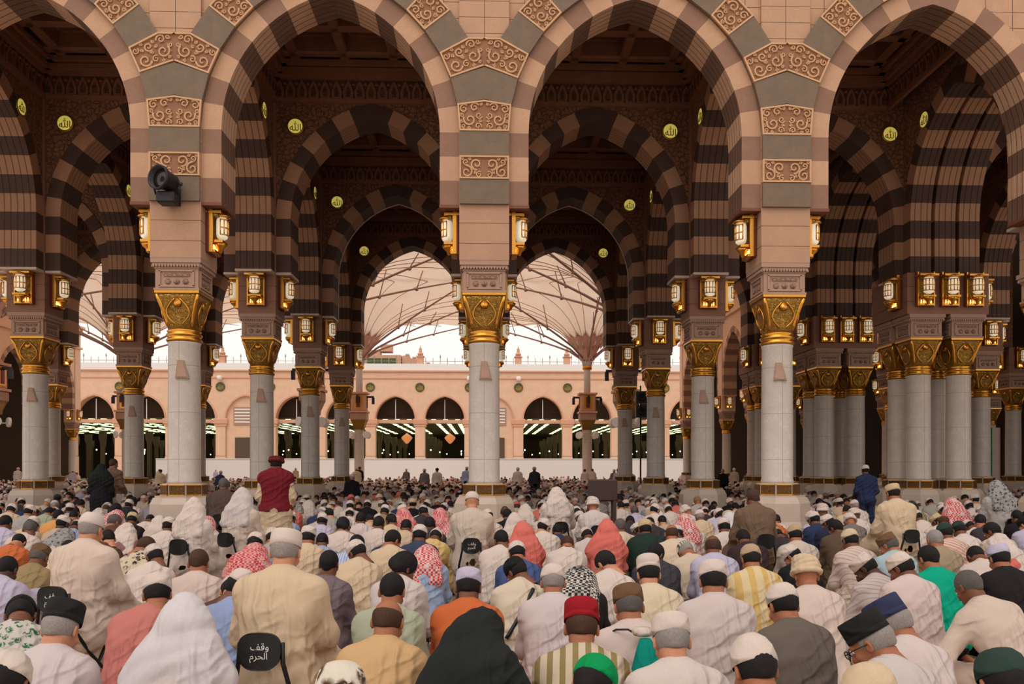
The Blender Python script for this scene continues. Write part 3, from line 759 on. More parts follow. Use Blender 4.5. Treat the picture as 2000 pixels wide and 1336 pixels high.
YR = [41.5, 47.4, 53.3, 59.2, 65.1, 71.0]; YL = [43.6, 49.8, 56.0, 62.2, 68.5, 74.8]
court_arcade('wall_court_right', 17.3, YR, -1, 'pink banded arcade receding along the right of the courtyard')
court_arcade('wall_court_left', -36.2, YL, 1, 'pink banded arcade receding along the left of the courtyard')
for i, y in enumerate(YR):
    column(17.3, y, 'marble column of the right courtyard arcade, %s from the hall' % ORD[i], 'courtyard arcade columns', PILL_C); colpos.append((17.3, y))
    lantern(17.3-.49, y, -PI/2, 'gilded lantern on the right courtyard arcade, %s pier from the hall' % ORD[i], 'courtyard lanterns')
    lantern(17.3, y-.49, 0, 'gilded lantern on the near face of the right arcade pier, %s from the hall' % ORD[i], 'courtyard lanterns')
for i, y in enumerate(YL):
    column(-36.2, y, 'marble column of the left courtyard arcade, %s from the hall' % ORD[i], 'courtyard arcade columns', PILL_C); colpos.append((-36.2, y))
    lantern(-36.2+.49, y, PI/2, 'gilded lantern on the left courtyard arcade, %s pier from the hall' % ORD[i], 'courtyard lanterns')
    lantern(-36.2, y-.49, 0, 'gilded lantern on the near face of the left arcade pier, %s from the hall' % ORD[i], 'courtyard lanterns')
# dim halls behind the two side arcades
def dim_hall(name, x0, x1, y0, y1, label):
    b = MB(); b.box(((x0+x1)/2, (y0+y1)/2, 13.2), (x1-x0, y1-y0, .3), 0)
    b.box((x1 if x1 > 0 else x0, (y0+y1)/2, 6.6), (.3, y1-y0, 13.2), 0); b.box(((x0+x1)/2, y1, 6.6), (x1-x0, .3, 13.2), 0)
    tag(b.build(name, 'hall'), label, 'wall', kind='structure')
dim_hall('wall_hall_right', 17.9, 42, 35.9, 72, 'dim hall behind the right courtyard arcade')
dim_hall('wall_hall_left', -52, -36.8, 43, 76, 'dim hall behind the left courtyard arcade')
b = MB(); b.box((33, 17+9, 6.6), (.3, 20, 13.2), 0); tag(b.build('wall_right', 'hall'), 'dark side wall of the hall at the right edge', 'wall', kind='structure')
b = MB(); b.box((27.5, 17+9, 13.1), (11.5, 20, .3), 0); tag(b.build('ceiling_right', 'ceil'), 'dark ceiling beyond the striped piers at the right', 'ceiling', kind='structure')
for i, (x, y) in enumerate(((22.9,29.1),(22.9,35.5),(23.2,41.5),(23.2,47.4),(23.2,53.3),(23.2,59.2),(29.2,41.5),(29.2,47.4),(29.2,53.3))):
    column(x, y, 'marble column deep in the dim right-hand hall, %s counted from the camera' % ORD[i], 'columns of the right-hand hall', PILL_I); colpos.append((x, y))
    for dx, dy, rz, nm in ((-.49,0,-PI/2,'left'),(0,-.49,0,'near')):
        lantern(x+dx, y+dy, rz, 'gilded lantern on the %s face of the %s column in the right-hand hall' % (nm, ORD[i]), 'right-hand hall lanterns')

# ---- folding courtyard umbrellas ------------------------------------------------------
UH = 8.65; UZ0, UZ1 = 9.6, 14.35
def uz(r): return UZ0+(UZ1-UZ0)*(1-math.exp(-r/2.6))
def umb_parts():
    b = MB(); n = 14; vs = []; fs = []
    rr = [(.28+(1-.28/UH*0)*UH*((i/n)**1.5)*(1-.28/UH) ) for i in range(n+1)]
    m_ = 64
    for lay, dz in ((0,0),(1,.05)):
        for i in range(n+1):
            for j in range(m_):
                a = 2*PI*j/m_; c_, s_ = math.cos(a), math.sin(a); k = 1/max(abs(c_), abs(s_)); f = (i/n)**1.2
                q = rr[i]*(1+(k-1)*f); q = min(q, UH*k)
                sag = .16*math.sin(j/m_*2*PI*16)**2*f*(-1)
                d = rr[i]*(1+(k-1)*f*.55)
                vs.append((q*c_, q*s_, uz(d)+dz+sag))
    for lay in (0,1):
        o_ = lay*(n+1)*m_
        for i in range(n):
            for j in range(m_):
                k = (j+1)%m_; fs.append((o_+i*m_+j, o_+i*m_+k, o_+(i+1)*m_+k, o_+(i+1)*m_+j))
    for j in range(m_):
        k = (j+1)%m_; e = n*m_; o_ = (n+1)*m_; fs.append((e+j, e+k, o_+e+k, o_+e+j))
    b.add(vs, fs, 0, True); can = b.mesh('canopy', ['canopy'])
    arms = []
    for k in range(8):
        a = PI/4*k; kk = 1/max(abs(math.cos(a)), abs(math.sin(a))); L = UH*kk*.97
        b = MB(); pts = []; rad = []
        for i in range(9):
            t = i/8; r = .3+(L-.3)*t; z_ = 10.1+(uz(UH)-.12-10.1)*t**.8; pts.append((r*math.cos(a), r*math.sin(a), min(z_, uz(r*.9)-.1))); rad.append(.085-.04*t)
        b.tube(pts, rad, 6, 0)
        # stay from the arm up to the membrane
        for t in (.45, .7):
            r = .3+(L-.3)*t; i = int(t*8); p = Vector(pts[i]); q = p+Vector((.5*math.cos(a), .5*math.sin(a), 0)); q.z = uz(r*.85)-.02
            b.tube([p, q], .035, 5, 0)
            b.lathe([(0,-.1),(.1,-.06),(.1,.06),(0,.1)], 8, c=(p.x, p.y, p.z-.05), mi=0)
        arms.append(b.mesh('arm', ['arm']))
    b = MB()
    for k in range(32):       # seams of the membrane
        if k % 4 == 0: continue
        a = 2*PI*k/32; kk = 1/max(abs(math.cos(a)), abs(math.sin(a))); pts = []
        for i in range(12):
            f = (i/11)**1.2; q0 = .3+UH*((i/11)**1.5)*.967; q = min(q0*(1+(kk-1)*f), UH*kk); d = q0*(1+(kk-1)*f*.55)
            pts.append((q*math.cos(a), q*math.sin(a), uz(d)-.2*f-.02))
        b.tube(pts, .022, 4, 0)
    seams = b.mesh('seam', ['armd'])
    b = MB()
    for k in range(16):      # rose petals round the neck
        a = 2*PI*(k+.5)/16; c_, s_ = math.cos(a), math.sin(a); rr_ = .45; z0 = 10.0
        for (dz, rad, hh, ww) in ((0,.55,1.5,.2),(.9,1.05,1.3,.3)):
            bx, by = rad*c_, rad*s_; tx, ty = (rad+.75)*c_, (rad+.75)*s_
            b.add([(bx+ww*.4*s_, by-ww*.4*c_, z0+dz), (bx-ww*.4*s_, by+ww*.4*c_, z0+dz), (bx*1.35-ww*s_, by*1.35+ww*c_, z0+dz+hh*.5), (tx,ty,z0+dz+hh), (bx*1.35+ww*s_, by*1.35-ww*c_, z0+dz+hh*.5),
                   (bx*1.42, by*1.42, z0+dz+hh*.45)], [(0,1,5),(1,2,5),(2,3,5),(3,4,5),(4,0,5)], 0)
    pet = b.mesh('petals', ['petal'])
    b = MB(); b.lathe([(.26,7.4),(.25,9.3),(.3,9.5)], 16, mi=0)
    for k in range(16):
        a = 2*PI*k/16; b.tube([(.27*math.cos(a), .27*math.sin(a), 9.3), (.4*math.cos(a), .4*math.sin(a), 10.0), (.75*math.cos(a), .75*math.sin(a), 10.8), (1.2*math.cos(a), 1.2*math.sin(a), 11.5)], .045, 5, 0)
    mast = b.mesh('mast', ['white'])
    b = MB(); b.lathe([(.28,9.25),(.36,9.3),(.36,9.55),(.3,9.62)], 16, mi=0); collar = b.mesh('gold_collar', ['goldp'])
    b = MB(); b.bbox((0,0,6.7), (1.15,1.15,1.3), .08, 0); b.box((0,0,7.4), (1.4,1.4,.14), 0); b.box((0,0,6.0), (1.4,1.4,.14), 0)
    for k in range(4):
        mt_ = Matrix.Rotation(k*PI/2, 4, 'Z'); b.box((0,-.59,6.72), (.6,.03,1.0), 1, mt_); b.box((0,-.62,6.72), (.3,.03,.8), 2, mt_)
        b.box((.85,0,7.15), (.5,.12,.14), 3, mt_); b.box((1.05,0,6.85), (.2,.2,.5), 3, mt_)
    box = b.mesh('lantern_box', ['pinkd', 'goldp', 'red', 'darkmetal'])
    b = MB(); b.bbox((0,0,5.65), (1.25,1.25,.55), .05, 0); b.loft([[(x*.38, y*.38, 4.65) for x, y in sq(1, 4)], [(x*.4, y*.4, 4.9) for x, y in sq(1,4)], [(x*.58, y*.58, 5.38) for x, y in sq(1, 4)]], 1)
    capm = b.mesh('capital', ['impost', 'gold'])
    b = MB(); b.lathe([(.55,0),(.55,.3),(.42,.36),(.38,.4),(.37,4.6),(.4,4.66)], 24, mi=0); sh = b.mesh('shaft', ['marble'])
    b = MB()
    for k in range(4):
        a = PI/4+k*PI/2; mt_ = Matrix.Translation((.85*math.cos(a), .85*math.sin(a), 4.25)) @ Matrix.Rotation(a, 4, 'Z')
        b.lathe([(.26,-.08),(.28,0),(.26,.08)], 14, mat=mt_ @ Matrix.Rotation(PI/2, 4, 'Y'), mi=0); b.tube([(.35*math.cos(a), .35*math.sin(a), 4.2), (.8*math.cos(a), .8*math.sin(a), 4.2)], .04, 6, 0)
    fan = b.mesh('mist_fan', ['white'])
    return can, arms, seams, pet, mast, collar, box, capm, sh, fan
CAN, ARMS, SEAMS, PET, MAST, UCOL, UBOX, UCAP, USH, UFAN = umb_parts()
def umbrella(x, y, label):
    t = empty('courtyard_umbrella', (x, y, 0)); tag(t, label, 'umbrella', 'courtyard umbrellas'); colpos.append((x, y))
    part('canopy', CAN, t)
    for a in ARMS: part('arm', a, t)
    part('seam', SEAMS, t); part('petals', PET, t); part('mast', MAST, t); part('gold_collar', UCOL, t); part('lantern_box', UBOX, t); part('capital', UCAP, t); part('shaft', USH, t); part('mist_fan', UFAN, t)
umbrella(-9.5, 64, 'open pleated pink umbrella behind the middle column, seen in the left central arch')
umbrella(7.9, 64, 'open pleated pink umbrella on a white mast, seen whole in the right central arch')
umbrella(-9.5, 46.6, 'near pink umbrella filling the top of the left central arch')
umbrella(7.9, 46.6, 'near pink umbrella filling the top of the right central arch')
umbrella(-26.9, 64, 'pink umbrella with its mast beyond the left arcade end')
umbrella(-26.9, 46.6, 'near pink umbrella whose petalled mast stands at the left edge')

# ---- far arcade across the court -----------------------------------------------------
YF = 102.6; P6 = 6.03; X0 = 4.2
def far_arch_mesh(closed):
    b = MB(); hw, zsp, za, half = 2.38, 7.75, 10.55, P6/2
    pts = []
    rise = za-zsp; RR = (rise*rise+hw*hw)/(2*hw); e = RR-hw; amax = math.acos(e/RR) if e > 0 else PI/2
    for i in range(11):
        a = amax*i/10; pts.append((e-RR*math.cos(a), zsp+RR*math.sin(a)))
    for sg in (-1,1):
        P = [(x if sg < 0 else -x, z_) for x, z_ in pts]
        for (p, q) in zip(P, P[1:]):
            b.add([(p[0],0,p[1]),(q[0],0,q[1]),(sg*half,0,q[1]),(sg*half,0,p[1])], [(0,1,2,3)], 0)
            b.add([(p[0],0,p[1]),(q[0],0,q[1]),(q[0],1.2,q[1]),(p[0],1.2,p[1])], [(0,1,2,3)], 1)
            n0 = 1.07; rp = (p[0]*n0, zsp+(p[1]-zsp)*n0); rq = (q[0]*n0, zsp+(q[1]-zsp)*n0)
            b.add([(p[0],-.08,p[1]),(q[0],-.08,q[1]),(rq[0],-.08,rq[1]),(rp[0],-.08,rp[1]), (p[0],0,p[1]),(q[0],0,q[1]),(rq[0],0,rq[1]),(rp[0],0,rp[1])], [(0,1,2,3),(3,2,6,7),(0,1,5,4)], 1)
        b.add([(0,0,za),(sg*half,0,za),(sg*half,0,13.66),(0,0,13.66)], [(0,1,2,3)], 0)
    if closed:
        b.box((0,.35,5.2), (2*hw,.2,12.4), 0)
        for k in range(5): b.box((0,.18,8.9-.38*k), (2.7,.18,.16), 3)
        b.box((0,.2,8.1), (3.0,.1,2.2), 4); b.box((0,.18,3.2), (2.6,.16,4.6), 2)
    else:
        b.box((0,.55,7.5), (2*hw,.3,.42), 1); b.box((0,.38,7.28), (2*hw,.05,.06), 4)
        b.box((0,.55,8.9), (.08,.08,2.6), 3)
    return b.mesh('far_arch', ['pink', 'pinkd', 'hall', 'white', 'impost'])
FA, FAC = far_arch_mesh(False), far_arch_mesh(True)
b = MB(); b.bbox((0,.6,5.2), (1.2,1.2,4.0), .06, 0); b.box((0,.6,3.1), (1.2,1.2,.2), 0); b.box((0,.6,1.6), (1.25,1.25,3.2), 0); b.bbox((0,.6,7.45), (1.75,1.5,.75), .12, 1); b.bbox((0,.6,6.95), (1.5,1.4,.25), .06, 1); FPIER = b.mesh('far_pier', ['pink', 'pinkd'])
wf = empty('wall_far', (0, YF, 0)); tag(wf, 'pink arcaded wall with white parapet across the far side of the court', 'arcade wall', kind='structure')
for k in range(-14, 8):
    part('arch', FAC if k % 5 == 4 else FA, wf, (X0+P6*(k+.5), 0, 0)); part('pier', FPIER, wf, (X0+P6*k, 0, 0))
b = MB(); b.box((-13, .5, 13.62), (150, 1.5, .16), 1); b.box((-13,-.02,12.75), (150,.2,.12), 1); b.box((-13, .6, 14.1), (150, 1.2, .86), 0); part('parapet', b.mesh('far_parapet', ['white', 'pinkd']), wf)
b = MB(); b.box((-13, 35, 13.4), (150, 68, .3), 0); part('roof_slab', b.mesh('far_roof', ['hall']), wf)
b = MB()
for k in range(-66, 42):
    b.tube([(k*.9, .6, 14.5), (k*.9, .6, 15.35)], .035, 4, 0)
    if k % 3 == 0: b.lathe([(0,0),(.09,.08),(.06,.3),(0,.5)], 6, c=(k*.9,.6,15.3), mi=0)
b.box((-11, .6, 14.9), (97, .05, .05), 0)
tag(b.build('roof_railing', M['arm'], None, (0, YF, 0)), 'thin spiked railing along the far white parapet', 'railing')
b = MB(); b.bbox((0,0,.5), (.8,.8,1.0), .08, 0); b.box((0,0,1.05), (1.0,1.0,.12), 0); b.lathe([(.32,1.1),(.32,1.3),(.4,1.34),(.3,1.5),(.17,1.62),(.23,1.72),(.14,1.84),(.21,1.95),(.09,2.15),(.02,2.45)], 10, mi=0); FIN = b.mesh('roof_finial', ['pinkd'])
for i, k in enumerate((-6,-5,-2,-1,0,1,2,3)):
    tag(link('roof_finial', FIN, None, (X0+P6*k, YF+.8, 14.45)), 'pink turned finial on the far parapet, %s from the left' % ORD[i], 'finial', 'finials on the far parapet')
# green discs and white floodlights over the far piers
mtx = Matrix.Rotation(PI/2, 4, 'X')
dm = MB(); dm.lathe([(0,.08),(.44,.08),(.5,.12),(.56,.08),(.56,0),(0,0)], 20, mat=mtx); FD = dm.mesh('disc', ['green'])
FT = text_mesh('\ufdf2', .6, 'lettering', ['goldp'])
dm = MB(); dm.lathe([(0,-.3),(.22,-.28),(.3,-.1),(.3,.1),(.22,.2),(0,.22)], 12, mi=0); dm.tube([(0,0,0),(0,.5,-.2)], .06); FLP = dm.mesh('far_lamp', ['white'])
for i, k in enumerate((-9,-8,-6,-5,-4,-3,-2,-1,0,1,2,3)):
    t = empty('wall_disc', (X0+P6*k, YF-.02, 11.65)); tag(t, 'dark green disc with gold lettering on the far wall, %s from the left' % ORD[i], 'wall disc', 'green discs on the far wall')
    part('disc', FD, t); part('lettering', FT, t, (0,-.1,0))
    if k in (-6,-1,0): tag(link('wall_lamp', FLP, None, (X0+P6*k, YF-.4, 12.75)), 'small white floodlight above the green disc, %s on the far wall' % ('first','second','third')[(-6,-1,0).index(k)], 'floodlight', 'floodlights on the far wall')
# the deep far hall: ceiling, floor, light strips and bulbs
b = MB(); b.box((-13, YF+35, 7.95), (170, 66, .1), 0); b.box((-13, YF+66, 7), (170, .3, 14), 0); b.box((-13, YF+3, 10.6), (170, .3, 5.6), 0); b.box((-96, YF+33, 7), (.3, 66, 14), 0); b.box((70, YF+33, 7), (.3, 66, 14), 0); tag(b.build('wall_far_hall', 'hall'), 'dark deep hall seen through the far arches', 'wall', kind='structure')
b = MB()
for k in range(-14, 8):
    for dx in (-1.5, 0, 1.5):
        for j in range(8): b.box((X0+P6*(k+.5)+dx, YF+4+j*5.6, 7.86), (.55, 3.4, .06), 0)
tag(b.build('ceiling_strip_lights', 'strip'), 'rows of greenish strip lights on the ceiling of the far hall', 'strip lights', kind='stuff')
b = MB()
for k in range(-14, 8):
    for j in range(6): b.lathe([(0,-.11),(.1,0),(0,.11)], 8, c=(X0+P6*(k+.5)+(1.9 if j % 2 else -2.0)*(1-.1*j), YF+5+j*7, 4.1), mi=0)
tag(b.build('hall_bulbs', 'bulb'), 'small white lights receding into the far hall', 'lights', kind='stuff')
b = MB(); cb = MB()
for k in range(-14, 9):
    for j in range(1, 6): b.lathe([(.3,0),(.3,5.2),(.5,5.6),(.5,6.6)], 10, c=(X0+P6*k, YF+j*9, 0), mi=0)
tag(b.build('wall_hall_columns', 'hall'), 'rows of pale columns inside the far hall', 'columns', kind='structure')
# chandeliers in two far bays
def chandelier(x, y, z_, label):
    t = empty('chandelier', (x, y, z_)); tag(t, label, 'chandelier', 'far hall chandeliers')
    b_ = MB(); b_.tube([(0,0,0),(0,0,1.6)], .03); b_.build('rod', 'goldp', t)
    b_ = MB(); b_.lathe([(0,-.9),(.2,-.8),(.55,-.4),(.75,-.1),(.5,.2),(.3,.3),(.1,.5),(0,.5)], 12); b_.build('lamp_body', 'ember', t)
chandelier(X0+P6*-2.5+.6, YF+9, 5.9, 'orange glowing chandelier inside the far arch left of the middle column')
chandelier(X0+P6*-1.5+.3, YF+9, 5.9, 'orange glowing chandelier inside the far arch touching the middle column')
# white barrier wall in the court, with a red-brown rail at the left
b = MB(); b.bbox((-1, 88, 1.35), (66, .4, 2.7), .05, 0); b.box((-1, 88, 2.72), (66, .5, .1), 0); tag(b.build('wall_barrier', 'white'), 'long white barrier wall crossing the courtyard', 'barrier wall', kind='structure')
# stepped gable with a green sign on a roof far behind
b = MB(); zb = 14.2
for k, (w_, h) in enumerate(((12,2.6),(9,3.9),(5.4,4.6))): b.box((.0-1.2*k, .1*k, zb+h/2), (w_, 2, h), 0)
for k in range(8): b.box((4+k*1.0, 0, zb+1.9-.2*k), (1.0, 2, 3.8-.4*k), 0); b.box((4.2+k*1.0, 0, zb+3.9-.4*k), (.5, 2, .3), 0)
b.box((-3.6,0,zb+5.0),(1.6,2,1.0),0); b.box((1.2,0,zb+4.9),(1.6,2,1.0),0)
gx, gy = at(733, 122); t = tag(empty('roof_pavilion', (gx+.5, 122, 0)), 'pink stepped rooftop gable with a green sign beyond the far wall', 'building')
b.build('gable', M['pinkd'], t)
b = MB(); b.box((.5,-1.1,zb+2.7), (4.2,.1,1.4), 0); b.build('sign_board', 'greensign', t)

b = MB()
for z_, w_ in ((3.0, 1.6), (2.5, 1.3)): b.tube([(.5-w_+2*w_*k/24, -1.17, zb+z_+.12*math.sin(k*1.7)) for k in range(25)], .045, 4)
b.build('sign_lettering', 'medrim', t)
# ------------------------------------------------------------------ people: smooth-union surfaces
class SDF:
    def __init__(s, lo, hi, h):
        s.lo = np.array(lo, np.float32); s.h = h
        n = [int(math.ceil((b-a)/h))+1 for a, b in zip(lo, hi)]; s.n = n
        s.ax = [s.lo[i]+h*np.arange(n[i], dtype=np.float32) for i in range(3)]
        s.F = np.full(n, .5, np.float32)
    def win(s, lo, hi):
        sl = []; g = []
        for i in range(3):
            a = max(0, int((lo[i]-s.lo[i])/s.h)); b = min(s.n[i], int((hi[i]-s.lo[i])/s.h)+2)
            if b <= a: return None
            sl.append(slice(a, b)); sh = [1,1,1]; sh[i] = -1; g.append(s.ax[i][a:b].reshape(sh))
        return tuple(sl), g
    def put(s, sl, d, k, op):
        A = s.F[sl]
        if op == 'u':
            if k > 0:
                h = np.clip(.5+.5*(A-d)/k, 0, 1); s.F[sl] = A+(d-A)*h-k*h*(1-h)
            else: s.F[sl] = np.minimum(A, d)
        else:
            d = -d
            if k > 0:
                h = np.clip(.5-.5*(A-d)/k, 0, 1); s.F[sl] = A+(d-A)*h+k*h*(1-h)
            else: s.F[sl] = np.maximum(A, d)
    def cone(s, a, b, ra, rb, k=.03, op='u', sc=None):
        a = np.array(a, np.float32); b = np.array(b, np.float32); m = max(ra, rb)+max(k, .02)*1.5+.05
        w = s.win(np.minimum(a,b)-m, np.maximum(a,b)+m)
        if w is None: return
        sl, (x, y, z) = w; d = b-a; L = float(d@d)+1e-9
        t = np.clip(((x-a[0])*d[0]+(y-a[1])*d[1]+(z-a[2])*d[2])/L, 0, 1)
        s.put(sl, np.sqrt((x-a[0]-t*d[0])**2+(y-a[1]-t*d[1])**2+(z-a[2]-t*d[2])**2)-(ra+(rb-ra)*t), k, op)
    def ell(s, c, r, k=.02, op='u', rot=None):
        c = np.array(c, np.float32); m = max(r)+max(k, .02)*1.5+.05
        w = s.win(c-m, c+m)
        if w is None: return
        sl, (x, y, z) = w; x, y, z = x-c[0], y-c[1], z-c[2]
        if rot is not None:
            q = rot.transposed(); X = q[0][0]*x+q[0][1]*y+q[0][2]*z; Y = q[1][0]*x+q[1][1]*y+q[1][2]*z; Z = q[2][0]*x+q[2][1]*y+q[2][2]*z
        else: X, Y, Z = x, y, z
        k0 = np.sqrt((X/r[0])**2+(Y/r[1])**2+(Z/r[2])**2); k1 = np.sqrt((X/r[0]**2)**2+(Y/r[1]**2)**2+(Z/r[2]**2)**2)+1e-6
        s.put(sl, k0*(k0-1)/k1, k, op)
    def floor(s, z0=.004):
        s.F = np.maximum(s.F, (z0-s.ax[2]).reshape(1,1,-1))
    def folds(s, amp, seed, fx=62, zt=None):
        """gathers hanging from the shoulders and slanting creases round the waist"""
        r = np.random.default_rng(seed); x, y, z = (s.ax[0].reshape(-1,1,1), s.ax[1].reshape(1,-1,1), s.ax[2].reshape(1,1,-1))
        u = lambda a, b: float(r.uniform(a, b))
        w = .9*np.sin(8*z+5*x+u(0,6))+.7*np.sin(7*y-6*z+3*x+u(0,6)); rid = lambda t: 1-2*np.abs(np.sin(.5*t))**.75
        zt = s.lo[2]+.72*(s.ax[2][-1]-s.lo[2]) if zt is None else zt
        mv = np.clip((zt-z)/.16, .12, 1)
        A = 0
        for k in range(2):
            a = u(-.5,.5); A = A+rid(fx*u(.75,1.25)*(np.cos(a)*x*(1+.25*(zt-z))+np.sin(a)*y)+w*1.3+u(0,6))*np.clip(.5+.7*np.sin(5*x+4*z+3*y+u(0,6)), 0, 1)
        B = 0
        for k in range(3):
            a = u(.35,1.0)*(1 if k % 2 else -1); B = B+rid(fx*u(.8,1.3)*(np.cos(a)*z+np.sin(a)*x*.8+.25*y)+w*1.5+u(0,6))*np.clip(-.1+1.1*np.sin(6*x*(1 if k else -1)+7*z+4*y+u(0,6)), 0, 1)
        f = .75*A*mv+.85*B*np.clip((zt+.05-z)/.2, .1, 1)
        s.F = s.F+np.where(np.abs(s.F) < .12, amp*f, 0).astype(np.float32)
    def surf(s):
        F = s.F; S = F < 0; n = F.shape
        c = [(i,j,k) for i in (0,1) for j in (0,1) for k in (0,1)]
        cnt = np.zeros((n[0]-1,n[1]-1,n[2]-1), np.int8)
        for i,j,k in c: cnt += S[i:n[0]-1+i, j:n[1]-1+j, k:n[2]-1+k]
        act = (cnt > 0) & (cnt < 8); I = np.argwhere(act)
        if len(I) == 0: return np.zeros((0,3)), np.zeros((0,4), int)
        idx = -np.ones(act.shape, np.int32); idx[act] = np.arange(len(I))
        V = np.stack([F[I[:,0]+i, I[:,1]+j, I[:,2]+k] for i,j,k in c], 1)
        acc = np.zeros((len(I),3)); num = np.zeros(len(I))
        for a in range(8):
            for b in range(a+1, 8):
                d = [c[b][q]-c[a][q] for q in range(3)]
                if sum(map(abs, d)) != 1: continue
                va, vb = V[:,a], V[:,b]; m = (va < 0) != (vb < 0); t = np.where(m, va/np.where(m, va-vb, 1), 0)
                for q in range(3): acc[:,q] += m*(c[a][q]+t*d[q])
                num += m
        P = (I+acc/num[:,None])*s.h+s.lo
        Q = []
        for ax in range(3):
            o = [(1,2),(2,0),(0,1)][ax]
            sl0 = [slice(None)]*3; sl1 = [slice(None)]*3; sl0[ax] = slice(0,-1); sl1[ax] = slice(1,None)
            A, B = S[tuple(sl0)], S[tuple(sl1)]
            E = np.argwhere(A != B)
            ok = (E[:,o[0]] > 0) & (E[:,o[1]] > 0) & (E[:,o[0]] < n[o[0]]-1) & (E[:,o[1]] < n[o[1]]-1); E = E[ok]
            fl = A[E[:,0],E[:,1],E[:,2]]
            def cell(d0, d1):
                e = E.copy(); e[:,o[0]] += d0; e[:,o[1]] += d1; return idx[e[:,0],e[:,1],e[:,2]]
            q = np.stack([cell(-1,-1), cell(0,-1), cell(0,0), cell(-1,0)], 1); q[~fl] = q[~fl][:, ::-1]
            Q.append(q)
        return P, np.concatenate(Q)
def arr_mesh(name, chunks, mats):
    """chunks: (verts Nx3, faces Mx3/4, material index)"""
    vs = []; fs = []; mi = []; k = 0
    for V, Fc, m in chunks:
        vs.append(np.asarray(V, np.float32)); fs += (np.asarray(Fc)+k).tolist(); mi += [m]*len(Fc); k += len(V)
    me = bpy.data.meshes.new(name); me.from_pydata(np.concatenate(vs).tolist(), [], fs)
    for m in mats: me.materials.append(m)
    me.polygons.foreach_set('material_index', mi); me.polygons.foreach_set('use_smooth', [True]*len(fs)); me.update()
    return me
def lathe_arr(prof, n, mat=None, sx=1, sy=1, wob=None):
    V = []; Fc = []
    for r, z in prof:
        for j in range(n):
            a = 2*PI*j/n; q = r*(1+(wob(a, z) if wob else 0)); V.append((sx*q*math.cos(a), sy*q*math.sin(a), z))
    for i in range(len(prof)-1):
        for j in range(n): k = (j+1) % n; Fc.append((i*n+j, i*n+k, (i+1)*n+k, (i+1)*n+j))
    V = np.array(V)
    if mat is not None: V = V @ np.array(mat.to_3x3()).T + np.array(mat.translation)
    return V, np.array(Fc)

# --- head (origin between the ears, +Y the face) and hand
def head_arr(h=.0075):
    s = SDF((-.11,-.13,-.2), (.11,.15,.14), h)
    s.ell((0,-.014,.028), (.075,.094,.088), .02); s.ell((0,.028,-.03), (.06,.066,.09), .03); s.ell((0,.045,-.078), (.043,.042,.034), .03)
    s.cone((0,-.02,-.06), (0,-.05,-.2), .056, .062, .03)
    s.cone((0,.09,.008), (0,.112,-.034), .009, .014, .014); s.cone((-.013,.1,-.037), (.013,.1,-.037), .01, .01, .01)
    s.cone((-.034,.08,.022), (.034,.08,.022), .013, .013, .014)
    for q in (-1,1):
        s.ell((q*.03,.099,.004), (.016,.012,.011), .01, 'd'); s.ell((q*.045,.066,-.03), (.02,.02,.02), .02)
        s.ell((q*.08,-.008,-.006), (.011,.02,.032), .008, rot=Matrix.Rotation(q*.35, 3, 'Z')); s.ell((q*.088,-.002,-.004), (.006,.011,.02), .006, 'd')
    s.cone((-.02,.094,-.066), (.02,.094,-.066), .007, .007, .008); s.cone((-.016,.093,-.078), (.016,.093,-.078), .008, .008, .008)
    s.cone((-.024,.106,-.072), (.024,.106,-.072), .003, .003, .004, 'd'); s.ell((0,.078,-.104), (.022,.02,.018), .02)
    return s.surf()
HEAD = head_arr()
def eyes():
    out = []
    for q in (-1,1):
        V, Fc = lathe_arr([(.0001,-.012),(.008,-.009),(.012,0),(.008,.009),(.0001,.012)], 10, Matrix.Translation((q*.03,.0815,.004)) @ Matrix.Rotation(-PI/2, 4, 'X')); out.append((V, Fc, 1))
        V, Fc = lathe_arr([(.0001,.0115),(.0045,.0118),(.005,.0095)], 8, Matrix.Translation((q*.03,.082,.004)) @ Matrix.Rotation(-PI/2, 4, 'X')); out.append((V, Fc, 2))
    return out
EYES = eyes()
def hand_arr(side, h=.006):
    """palm at origin, wrist behind (-Y), fingers to +Y, palm down"""
    s = SDF((-.075,-.05,-.075), (.075,.2,.05), h)
    s.cone((0,-.03,0), (0,.02,0), .027, .03, .02); s.ell((0,.045,0), (.042,.05,.016), .02)
    L = (.066,.076,.07,.054)
    for i in range(4):
        x = -.031+.0205*i; x = x if side > 0 else -x; y0 = .082-(abs(i-1.3)*.004); l = L[i]; c = .4+.12*i
        p0 = (x, y0, 0); p1 = (x*1.06, y0+l*.48*math.cos(.25), -.004-l*.48*math.sin(.25)); p2 = (x*1.08, p1[1]+l*.32*math.cos(c+.3), p1[2]-l*.32*math.sin(c+.3)); p3 = (x*1.08, p2[1]+l*.24*math.cos(c+.8), p2[2]-l*.24*math.sin(c+.8))
        s.cone((x*.8,.05,0), p0, .0105, .0098, .008); s.cone(p0, p1, .0096, .0088, .004); s.cone(p1, p2, .0088, .008, .004); s.cone(p2, p3, .008, .007, .004)
    q = -side
    s.cone((q*.03,.01,-.004), (q*.056,.045,-.014), .014, .011, .01); s.cone((q*.056,.045,-.014), (q*.062,.078,-.022), .0105, .0085, .004)
    return s.surf()
HANDS = {1: hand_arr(1), -1: hand_arr(-1)}
def place(arr, mat):
    V, Fc = arr; return V @ np.array(mat.to_3x3()).T + np.array(mat.translation), Fc

